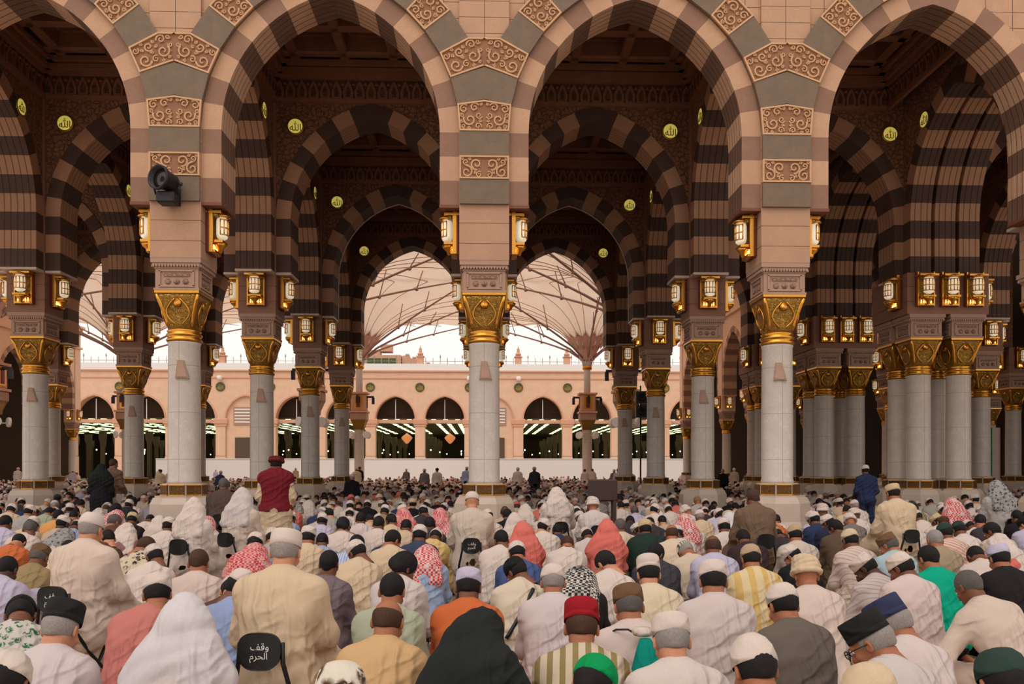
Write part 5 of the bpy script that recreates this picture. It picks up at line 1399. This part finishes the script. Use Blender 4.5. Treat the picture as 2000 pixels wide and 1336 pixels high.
# --- nearest rows
put(119,1180,K,T,(214,196,194),'kc',0,'grey-haired man in black cap and white shirt at lower left', rz=-4)
put(364,1152,KU,T,(212,196,192),'wh',0,'woman wrapped in a white shawl over head and shoulders, lower left', s=1.02, rz=2)
put(40,1168,XB,T,(200,192,180),'kb',2,'person in green leaf-print robe bowing at the lower left edge', mat=cl((206,196,186),'floral',(52,104,70)), rz=20)
put(10,1276,X,T,(206,194,186),'wco',2,'person of whom only a white cap shows in the lower left corner')
put(307,1128,KL,T,(202,122,112),'wf',1,'man in salmon pink tunic and white cap beside the white shawl', rz=-12)
put(470,1114,KR,S,(150,164,200),'wc',2,'man in pale blue shirt and white cap behind the white shawl', rz=-10, trous=cl((110,116,140)))
put(388,1074,K,T,(220,194,182),'br',1,'brown-haired man in plain white shirt before the white-robed chair sitter')
put(76,1068,X,T,(148,124,88),'bc',2,'man in khaki robe and brown patterned cap left of the broad man')
put(11,1007,K,T,LV,'bh',2,'black-haired man in pale lavender shirt at the left edge')
put(58,1018,KL,T,(218,196,186),'sh',2,'man with grey curls in white robe at the left')
put(114,996,K,T,(226,160,94),'bh',2,'black-haired man in orange shirt at the left')
put(128,1032,XB,T,W2,'gg',1,'person with grey flowered head cloth beside the broad man at left')
put(213,956,K,T,(36,38,40),'kh',2,'person in black with dark green head cloth behind the broad man', s=1.12)
DV = put(252,976,K,T,(52,46,48),'wc',2,'man in dark waistcoat and white skullcap left of the white robe')
put(258,1004,X,T,(40,34,36),'cf',2,'man in black robe and tan cap behind the mauve shirt')
put(248,1022,X,T,MV,'wg',2,'person in mauve shirt with white hood behind the broad man')
put(330,1011,K,T,WH,'wc',2,'man in white robe and white skullcap left of the white head cloth')
put(285,1050,XR,T,(216,196,166),'br',1,'man in black and cream flowered shirt right of the broad man', mat=cl((216,196,166),'floral',(44,38,44),.7))
put(420,991,K,T,TN,'bh',2,'black-haired boy in tan shirt between the two white head cloths', s=.9)
put(112,966,K,T,(60,54,58),'dg',2,'man in dark shirt and dark cap in the left crowd')
put(643,1075,KU,T,(118,100,104),'bh',2,'black-haired youth in grey purple tunic right of the big chair sitter', rz=-14, s=.96)
put(696,1044,LR_,T,(156,172,208),'bh',1,'man in blue striped shirt leaning to the right', mat=cl((160,172,204),'stripe',(200,204,222),3), rz=-8)
put(767,1036,KR,T,CR,'bh',1,'black-haired man in cream shirt left of the navy shirt', rz=-8)
put(820,1026,K,T,(58,64,86),'wc',2,'man in navy shirt and white skullcap right of centre-left', rz=-4)
put(851,1034,XB,T,(226,190,124),'wc',2,'man in yellow shirt and white cap right of the navy shirt', rz=-12)
put(789,1080,KR,S,(214,196,190),'fh',2,'thick-haired youth in white T-shirt behind the sage shirt', rz=-16, trous=cl((96,104,124)))
put(766,1121,K,S,(178,180,154),'bh',1,'man in sage green shirt in the second row', rz=-6, trous=cl(BK))
put(757,1172,K,T,(212,170,122),'bald',1,'balding man in tan shirt seated in the front row', rz=-10)
put(915,1115,K,T,(196,100,54),'lc',2,'man in rust orange tunic and lavender cap', rz=-4)
put(938,1192,KR,T,(206,196,190),'kh',2,'person in black head cloth over a white flecked robe in the front row', mat=cl((206,196,190),'floral',(60,56,58),2), rz=-14, s=1.02)
put(665,1298,K,T,WH,'star',2,'person of whom only a cream cap with brown star shows at the bottom')
put(602,1033,K,T,CR,'wf',1,'man in cream shirt and white cap right of the big cap')
put(670,1011,K,T,WH,'fh',1,'thick-haired man in white robe behind the blue striped shirt')
put(705,1001,K,T,(218,196,192),'bh',2,'black-haired man in white hooded robe left of centre')
put(740,1008,K,T,WH,'bh',2,'black-haired man in white shirt, second right of the thick-haired one')
put(764,1006,KL,T,CR,'bh',2,'black-haired man in pale cream shirt behind the navy shirt')
put(793,1014,X,T,CR,'bh',2,'bowed man in cream behind the navy shirt')
put(788,992,K,T,(226,190,186),'pgh',2,'person in red checked head cloth left of centre')
put(860,992,K,T,(226,190,186),'pgh',2,'person in red checked head cloth left of the beige chair sitter')
put(839,1010,K,T,(60,54,56),'bh',3,'dark man in charcoal shirt beside the red checked cloth')
put(514,983,K,T,LB,'redc',2,'man in light blue shirt and bright red cap below the red vest')
put(500,1064,XB,T,(226,190,186),'pgh',2,'person in pink checked head cloth left of the big white cap')
put(1020,1018,KU,T,PK,'ph',1,'woman in coral pink veil right of the middle column')
put(1010,1059,X,T,(70,84,124),'wc',1,'man in blue jacket and white cap before the coral veil')
put(1108,1048,XB,T,WH,'br',1,'bowed brown-haired man in white robe right of centre')
put(1147,1034,XB,T,W2,'wf',2,'bowed man in white robe and white cap right of centre')
put(1185,1012,KU,T,(222,126,112),'ph',1,'woman in coral pink veil turned away beside the cropped head')
put(1211,1016,K,T,(216,192,168),'sh',2,'man with cropped hair in beige shirt right of the second coral veil')
DV2 = put(1260,1017,K,T,(52,60,56),'cf',2,'man in black and green waistcoat with cream cap')
put(1280,1063,XR,T,(62,58,64),'bh',2,'man in charcoal jacket with arm on raised knee looking right', rz=-8)
put(1312,1026,K,T,(222,196,170),'bald',1,'bald man in cream shirt beside the red checked scarf')
put(1337,1003,K,T,(222,180,170),'pg',1,'man with red and white checked cloth on his back')
put(1340,1060,XB,T,(216,194,168),'sc',1,'man in cream robe and striped cap at the right of centre')
put(1425,1000,K,T,(196,186,204),'wh',1,'person in lavender robe under a white head cloth')
put(1392,1046,K,T,(194,184,204),'bald',2,'man in lavender shirt bowed low at right of centre')
put(1452,1036,KB,T,(58,40,44),'bh',2,'man in dark maroon jacket beside the yellow shirt')
put(1467,1065,K,T,(226,198,140),'tc',1,'man in yellow and cream striped shirt with tan cap', mat=cl((224,200,156),'stripe',(216,178,108),.8))
put(1080,1104,K,T,(214,196,194),'wcg',1,'man in white shirt and round white skullcap right of centre', rz=-4)
STRAPMAN = put(1008,1093,XL,S,(220,200,176),'kb',2,'man in cream shirt with a black strap and dark cap', rz=6, trous=cl((90,86,100)))
put(1132,1106,XB,T,(40,36,38),'khg',2,'person in black coat with black and white checked cloth', rz=-14)
put(1267,1090,K,T,(224,202,172),'wt',0,'man in cream shirt and tall white cap behind the teal bag wearer', rz=-2)
BAGMAN = put(1228,1147,K,T,(218,194,186),'bc',1,'man in white shirt with a teal drawstring bag on his back', rz=4)
put(1133,1186,K,T,(214,196,160),'rc',1,'man in olive and cream striped tunic with red cap', mat=cl((216,194,168),'stripe',(150,130,84),1.5), rz=-6)
put(1309,1196,K,T,(220,202,192),'wfg',0,'man in white shirt and flat white cap in the front row', rz=0)
put(1393,1101,K,T,(214,194,188),'wf',1,'large man in white robe and white cap right of the teal bag', rz=-8, s=1.06)
put(1160,1284,X,T,(70,70,70),'gc',1,'person in bright green peaked cap at the bottom edge', rz=-30)
put(1467,1256,K,T,(212,194,192),'wco',1,'person in white cap at the bottom edge left of the grey jacket', rz=8)
put(1530,1142,K,T,(104,92,84),'wc',1,'man in olive grey jacket and white skullcap in the front row', rz=10)
put(1575,1090,K,T,(218,194,182),'tbc',1,'person in white robe with cream cloth wound round the head', rz=-4)
put(1660,1036,K,T,(216,194,176),'cc',2,'man in white striped robe and cream cap in the right crowd', mat=cl((218,196,182),'pin',(200,160,150)))
put(1553,1026,K,T,(206,188,172),'tc',1,'man in pale beige robe and tan skullcap in the right crowd')
put(1632,1016,KL,T,(92,72,56),'bh',2,'black-haired man in brown jacket in the right crowd')
put(1735,1043,KL,S,(172,190,196),'bc',1,'man in pale blue shirt and brown cap at right', trous=cl(BL))
put(1760,1077,KL,T,(218,194,186),'wcb',2,'bearded man in white robe and white skullcap at right', rz=6)
put(1814,1070,K,S,(0,156,124),'bh',1,'man in bright teal polo shirt at right', rz=8, trous=cl(BK))
put(1826,1036,K,T,(158,138,112),'gh',1,'man in khaki robe behind the teal shirt')
put(1690,1086,XL,T,(206,186,180),'wf',3,'dark man with white cap draped in a pale striped robe', mat=cl((206,186,180),'pin',(176,160,158)), rz=16)
put(1952,1067,K,T,(34,28,30),'lc',1,'man in black shirt and lavender cap at the right edge', rz=-2)
put(1892,1116,LL,T,(214,190,174),'sh',2,'man with cropped grey hair in beige robe propped on his left arm', rz=4)
put(1741,1173,KL,T,(218,198,192),'nc',1,'man in white shirt and navy blue cap at lower right', rz=10)
GLASSMAN = put(1702,1202,KL,T,(210,196,190),'kc',1,'grey-haired man with glasses and black cap at lower right', rz=18)
put(1699,1283,K,T,(216,196,160),'cc',1,'person of whom a cream skullcap shows at the lower right')
put(1960,1272,K,T,(60,70,64),'dg',1,'person of whom a dark green cap shows in the lower right corner')
put(1907,1068,XB,T,(216,194,186),'bh',2,'bowed black-haired man in white between the teal and black shirts')
put(1937,1021,KL,T,(214,192,170),'bh',2,'black-haired man in cream shirt near the right edge')
put(1986,997,K,T,(30,26,28),'bh',2,'black-haired man in black at the right edge')
put(1846,1022,K,T,(218,194,176),'dg',2,'man in pink striped shirt and dark green cap at right', mat=cl((218,194,176),'pin',(206,120,110)))
put(1912,1004,XB,T,WH,'wc',2,'bowed man in white robe and white cap near the right edge')
put(1781,979,K,T,KH,'dg',2,'man in khaki shirt and green cap right of the tan cap')
put(1859,940,K,T,(196,90,90),'pg',2,'person in red checked cloth before the paired columns', d=15.0, s=1.1)
put(1590,1000,K,T,NV,'wc',2,'man in navy shirt and white cap right of the right front column')
put(1617,1006,KL,T,(40,42,64),'wc',2,'second man in navy shirt and white cap, farther right')
NHAND = len(PLACED)

# nobody sits inside a neighbour: slide close pairs apart along the floor
for _ in range(60):
    for i, a in enumerate(HAND):
        for b_ in HAND[i+1:]:
            d_ = b_.location-a.location; d_.z = 0; L_ = d_.length; need = .64 if (a.name in CHAIROF or b_.name in CHAIROF) else .52
            if L_ < need:
                ray = (a.location+b_.location); ray.z = 0; ray.normalize(); sg = 1 if d_.dot(ray) >= 0 else -1
                mv = ray*sg*(need-L_)*.22
                for o_, v_ in ((a, -mv), (b_, mv)):
                    o_.location += v_
                    if o_.name in CHAIROF: CHAIROF[o_.name].location += v_
PLACED[:] = [(o_.location.x, o_.location.y) for o_ in HAND]
add_part(DV, 'vest', LIB[K,'vest'], cl((46,42,46))); add_part(DV2, 'vest', LIB[K,'vest'], cl((34,52,44)))
# glasses, bag strap and the teal drawstring bag
b = MB(); hm = POSES[KL]['hm']
for q in (-1,1):
    b.tube([hm @ V3(q*.032+.026*math.cos(a), .118, .004+.02*math.sin(a)) for a in [2*PI*k/14 for k in range(15)]], .0028, 5)
    b.tube([hm @ V3(q*.058,.116,.008), hm @ V3(q*.083,.06,.01), hm @ V3(q*.086,-.01,.006)], .0028, 5)
b.tube([hm @ V3(-.008,.12,.008), hm @ V3(.008,.12,.008)], .0028, 5)
part('glasses', b.mesh('glasses', ['black']), GLASSMAN)
J = POSES[XL]; b = MB(); pts = []
for k in range(13):
    t = k/12; a = J['nek']+V3(.1,.0,.0); e = J['lum']+V3(-.15,.02,-.02); q = a.lerp(e, t); pts.append(q+V3(0,-.15-.06*math.sin(t*PI)*.6,.015))
b.tube(pts, .017, 6, sm if False else 0); part('shoulder_strap', b.mesh('shoulder_strap', ['black']), STRAPMAN)
J = POSES[K]; t = empty('drawstring_bag', BAGMAN.location[:], BAGMAN.rotation_euler.z); tag(t, 'teal drawstring bag hanging on the back of the man in white', 'bag')
TEALM = cl((0,128,112)); b = MB(); rings = []
for k in range(10):
    f = k/9; z_ = .745-.40*f; hw = .028+.165*f**.9; dp = .02+.06*math.sin(min(1, f*1.1)*PI*.62); y0 = -.15-.19*f; ring = []
    for j in range(28):
        a = 2*PI*j/28; w_ = 1+.07*math.sin(a*9+f*1.5)*(1-f*.5); ring.append((hw*math.cos(a)*w_, y0-dp*.6+dp*math.sin(a)*w_+.02, z_+(.0 if k < 9 else .012*math.cos(a*2))))
    rings.append(ring)
b.loft(rings, 0); part('pouch', b.mesh('pouch', [TEALM]), t)
b = MB()
for q in (-1,1): b.tube([(q*.02,-.1,.75), (q*.07,-.04,.775), (q*.12,.04,.76), (q*.16,.16,.70), (q*.17,.2,.6), (q*.16,.12,.46), (q*.17,-.14,.37)], .006, 5)
part('cord', b.mesh('cord', ['black']), t)
b = MB(); b.lathe([(.0,-.02),(.05,-.018),(.06,0),(.05,.02),(0,.024)], 14, c=(0,-.085,.77)); part('white_knot', b.mesh('white_knot', [WHT]), t)
b = MB()
for z_, w_ in ((.52,.05),(.49,.07),(.46,.055)):
    b.tube([(-w_+2*w_*k/16, -.345-.12*(.6-z_)*1.0-.012, z_+.007*math.sin(k*1.9)) for k in range(17)], .0035, 4)
part('printed_lettering', b.mesh('printed_lettering', ['darkmetal']), t)
# dark brown book stand in the crowd
x, y = floor_at(1177, 13.0); t = empty('book_stand', (x, y, 0)); tag(t, 'dark brown wooden book stand rising from the crowd right of centre', 'book stand')
WOOD = plain('dark_wood', srgb(58,34,26), .5); b = MB(); b.bbox((0,0,1.34), (.46,.05,.34), .02); b.build('back_board', WOOD, t)
b = MB(); b.bbox((0,.12,1.18), (.46,.26,.03), .008); b.build('ledge', WOOD, t)
for sx in (-.19,.19):
    for sy in (.0,.22): b = MB(); b.bbox((sx, sy, .59), (.05,.05,1.18), .008); b.build('leg', WOOD, t)
PLACED.append((x, y)); NHAND = len(PLACED)

x, y = floor_at(1251, 38.5); t = empty('speaker_stand', (x, y, 0)); tag(t, 'black loudspeaker boxes on a thin pole between two right-hand columns', 'speaker stand'); PLACED.append((x, y))
b = MB(); b.lathe([(.3,0),(.3,.03),(.04,.06),(.035,5.5)], 10); b.build('pole', 'darkmetal', t)
for zz in (4.3, 4.95): b = MB(); b.bbox((0,-.2,zz), (.55,.35,.55), .03); b.lathe([(.2,0),(.17,.03),(.0,.02)], 14, mat=Matrix.Translation((0,-.375,zz)) @ Matrix.Rotation(PI/2, 4, 'X')); b.build('speaker_box', 'black', t)
x, y = floor_at(1944, 34.0); t = empty('banner_stand', (x, y, 0)); tag(t, 'narrow white banner with green and pink edges beside the right-hand columns', 'banner'); PLACED.append((x, y))
b = MB(); b.box((0,0,1.75), (.3,.02,3.2), 0); b.build('banner_cloth', WHT, t); b = MB(); b.box((-.17,0,1.75), (.06,.022,3.2), 0); b.build('green_edge', cl((0,110,70)), t); b = MB(); b.box((.17,0,1.75), (.06,.022,3.2), 0); b.build('pink_edge', cl((222,150,150)), t); b = MB(); b.box((0,0,.05), (.5,.3,.1), 0); b.build('foot', 'darkmetal', t)
NHAND = len(PLACED)
# --- the rest of the near and middle crowd, placed row by row --------------------------
GAR = [(WH,'white',.30),((224,206,196),'off-white',.13),(CR,'cream',.13),(BE,'beige',.06),(LV,'lavender',.05),(LG,'pale grey',.06),(GR,'grey',.03),(BK,'black',.06),(NV,'navy',.04),(LB,'light blue',.04),(BR,'brown',.04),(KH,'khaki',.03),(MR,'maroon',.015),(PK,'coral',.015),((60,54,58),'charcoal',.05),(SG,'sage',.01),(OR,'rust',.01)]
HDS = [('wc','white skullcap',.27),('wf','flat white cap',.12),('wcg','white skullcap over grey hair',.08),('bh','short black hair',.2),('fh','thick black hair',.05),('br','brown hair',.03),('sh','greying hair',.05),('wg','white head cloth',.05),('pg','red checked head cloth',.035),('tb','white turban',.03),('cf','tan cap',.03),('kb','black cap',.03),('bald','balding head',.025),('khg','black checked head cloth',.02),('dg','dark green cap',.02)]
POS = [K,K,KB,X,XB,KL,KR,X,KN,KU,XR,XL]
def pick(tab):
    r_ = rng.uniform(0, sum(t[2] for t in tab))
    for t_ in tab:
        r_ -= t_[2]
        if r_ <= 0: return t_
    return tab[0]
def near_any(x, y, r_, pts): return any((x-a)**2+(y-b_)**2 < r_*r_ for a, b_ in pts)
cand = []; d = 5.3
while d < 60:
    step = 1.0 if d < 30 else 1.15; hw = d*.665+.6; x = -hw-1.8+rng.uniform(0,.6)-.02*d; 
    while x < hw+d*.045+2.6:
        xx, yy = x+rng.uniform(-.1,.1), d+rng.uniform(-.14,.14); px, py = to_px(xx, yy, .85)
        if (-25 < px < 2025 or (yy > 8 and -330 < px < 2330)) and not near_any(xx, yy, 1.0 if yy < 19 else .92, colpos): cand.append((yy, xx))
        x += .66
    d += step
used = list(PLACED); fill = []; far = []
for yy, xx in cand:
    if yy < 8.0:
        if near_any(xx, yy, .74, used): continue
    elif near_any(xx, yy, .6, used): continue
    if yy < 19: used.append((xx, yy))
    (fill if len(fill)+NP < 300 and -25 < to_px(xx, yy, .85)[0] < 2025 else far).append((xx, yy)) if True else None
info = []
for xx, yy in fill:
    g = pick(GAR); h_ = pick(HDS); ps = POS[rng.integers(len(POS))]; info.append((xx, yy, g, h_, ps, yy < 9.5, yy < 13.5))
zone = lambda t_: 'in the front rows' if t_[5] else ('in mid crowd' if t_[6] else 'by the column bases')
tab = {}
for t_ in info: tab.setdefault((t_[2][1], t_[3][1], zone(t_)), []).append(t_)
def ordw(n): return ORD[n] if n < 12 else '%dth' % (n+1)
for (gn, hn, zn), L in tab.items():
    L.sort(key=lambda t_: to_px(t_[0], t_[1], .8)[0])
    for i, t_ in enumerate(L):
        xx, yy, g, h_, ps, _, _ = t_
        pos = 'only one' if len(L) == 1 else ('%s from left' % ordw(i))
        sk = int(rng.choice([0,1,1,2,2,2,3])); shirt = rng.random() < .25
        code = h_[0]; tr_ = cl([(70,66,72),(96,104,124),(120,108,96)][int(rng.integers(3))]) if shirt else None
        person(xx, yy, R(rng.uniform(-14,10)), ps, 'shirt' if shirt else 'tunic', cl(g[0]), sk, HD(code), 'person in %s with %s, %s %s' % (gn, hn.replace(' over grey hair', ', grey hair') if 'grey' in hn else hn, pos, zn), 'seated crowd', tr_, float(rng.uniform(.92,1.04)))

# --- the farther crowd: one mass of small seated figures ---------------------------------
def lod(nm, h):
    J = POSES.get(nm)
    if J is None: J = POSES[nm] = make_pose(*POSE_SPEC[nm])
    lo, hi = box_of(J); s = SDF(lo, hi, h); torso(s, J, .035, .08); arms(s, J, .03, .05); legs(s, J, .045, .1); s.ell((0, J['pel'].y, J['pel'].z), (.22,.2,.15), .08)
    if J['kind'] == 'stand': s.cone((0,0,.9), (0,.01,.2), .2, .24, .1)
    s.floor(.01); g = s.surf()
    s = SDF((-.13,-.16,-.2), (.13,.15,.16), h*.75); s.ell((0,-.005,.0), (.078,.095,.115), .02); s.cone((0,-.02,-.06), (0,-.05,-.2), .058, .062, .03); hd = place(s.surf(), J['hm'])
    V, Fc = lathe_arr([(.088,.0),(.092,.03),(.09,.08),(.06,.12),(.001,.14)], 8, None, 1, 1.16); return g, hd, place((V+np.array([0,-.012,0]), Fc), J['hm'])
LODS = {h: [lod(n, h) for n in (K,X,XB,KL,KN,ST)] for h in (.05,.075)}
CM = [cl(WH), cl((224,206,196)), cl(CR), cl(BE), cl(LV), cl(LG), cl(GR), cl(BK), cl(NV), cl(LB), cl(BR), cl(MR), cl((60,54,58)), cl(PK)]; CW = np.array([.34,.12,.11,.06,.06,.06,.04,.07,.04,.03,.03,.01,.04,.01]); CW /= CW.sum()
HM_ = [WHT, HK, HG, cl((150,120,90)), cl(PK)]; HW_ = [.5,.32,.08,.06,.04]
MATS = CM+HM_+SKIN; NC, NH_ = len(CM), len(HM_)
d = 60.5
while d < 86:
    hw = d*.62
    x = -hw
    while x < hw:
        if rng.random() < .5:
            xx, yy = x+rng.uniform(-.3,.3), d+rng.uniform(-.4,.4)
            if -35.5 < xx < 16.6 and not near_any(xx, yy, 1.3, colpos): far.append((xx, yy))
        x += 1.1
    d += 1.9
far = [(x, y) for x, y in far if not (y > 36.5 and (x > 16.4 or x < -35.2)) and not (y > 36.2 and rng.random() < .25)]
AV, AF, AM = [], [], []; k0 = 0
for xx, yy in far:
    L = LODS[.05 if yy < 27 else .075]; st = rng.random() < (0 if yy < 38 else .02); v = L[5] if st else L[int(rng.integers(5))]
    a = R(rng.uniform(-16,12)); s = rng.uniform(.9,1.05); rot = np.array([[math.cos(a),-math.sin(a),0],[math.sin(a),math.cos(a),0],[0,0,1]])*s
    ci = int(rng.choice(len(CM), p=CW)); hi_ = NC+int(rng.choice(len(HM_), p=HW_)); si = NC+NH_+int(rng.integers(4))
    for (V, Fc), mi in zip(v, (ci, si, hi_)):
        AV.append(V @ rot.T+np.array([xx,yy,0])); Fq = Fc+k0; AF.append(Fq); AM.append(np.full(len(Fc), mi)); k0 += len(V)
AV = np.concatenate(AV).astype(np.float32); AF = np.concatenate(AF).astype(np.int32); AM = np.concatenate(AM).astype(np.int32)
me = bpy.data.meshes.new('far_crowd'); me.vertices.add(len(AV)); me.vertices.foreach_set('co', AV.ravel()); me.loops.add(len(AF)*4); me.loops.foreach_set('vertex_index', AF.ravel())
me.polygons.add(len(AF)); me.polygons.foreach_set('loop_start', np.arange(len(AF), dtype=np.int32)*4); me.polygons.foreach_set('loop_total', np.full(len(AF), 4, np.int32))
for m_ in MATS: me.materials.append(m_)
me.polygons.foreach_set('material_index', AM); me.polygons.foreach_set('use_smooth', np.ones(len(AF), bool)); me.update(calc_edges=True); me.validate()
tag(link('crowd', me), 'dense mass of tiny seated worshippers between the columns and across the courtyard', 'crowd', kind='stuff')
print('CROWD', NP, len(fill), len(far), len(AV))
# ------------------------------------------------------------------ light and camera
w = bpy.data.worlds.new('sky'); bpy.context.scene.world = w; w.use_nodes = True
nt = w.node_tree; bg = nt.nodes['Background']; bg.inputs[0].default_value = (1.0,.95,.905,1); bg.inputs[1].default_value = 1.13
cam = bpy.data.cameras.new('camera'); co = bpy.data.objects.new('camera', cam); C.objects.link(co)
co.location = (0,0,EYE); co.rotation_euler = (PI/2,0,-YAW); cam.sensor_width = 36; cam.lens = F_PX/2000*36; cam.shift_y = (HZ-668)/2000; cam.clip_end = 500
bpy.context.scene.camera = co
sc = bpy.context.scene; sc.view_settings.view_transform = 'Standard'; sc.view_settings.look = 'None'; sc.view_settings.gamma = 1; sc.view_settings.use_curve_mapping = False; sc.view_settings.exposure = 0
cy = sc.cycles; cy.max_bounces = 5; cy.diffuse_bounces = 4; cy.glossy_bounces = 2; cy.transmission_bounces = 3; cy.transparent_max_bounces = 4; cy.caustics_reflective = False; cy.caustics_refractive = False
cy.use_adaptive_sampling = True; cy.adaptive_threshold = .02; cy.sample_clamp_indirect = 6; cy.use_denoising = True

sl = bpy.data.lights.new('sun', 'SUN'); sl.energy = 1.0; sl.angle = R(45); sl.color = (1,.93,.86); so = bpy.data.objects.new('sun', sl); C.objects.link(so)
so.rotation_euler = (R(38), 0, R(-28))
sc.view_settings.exposure = -.1
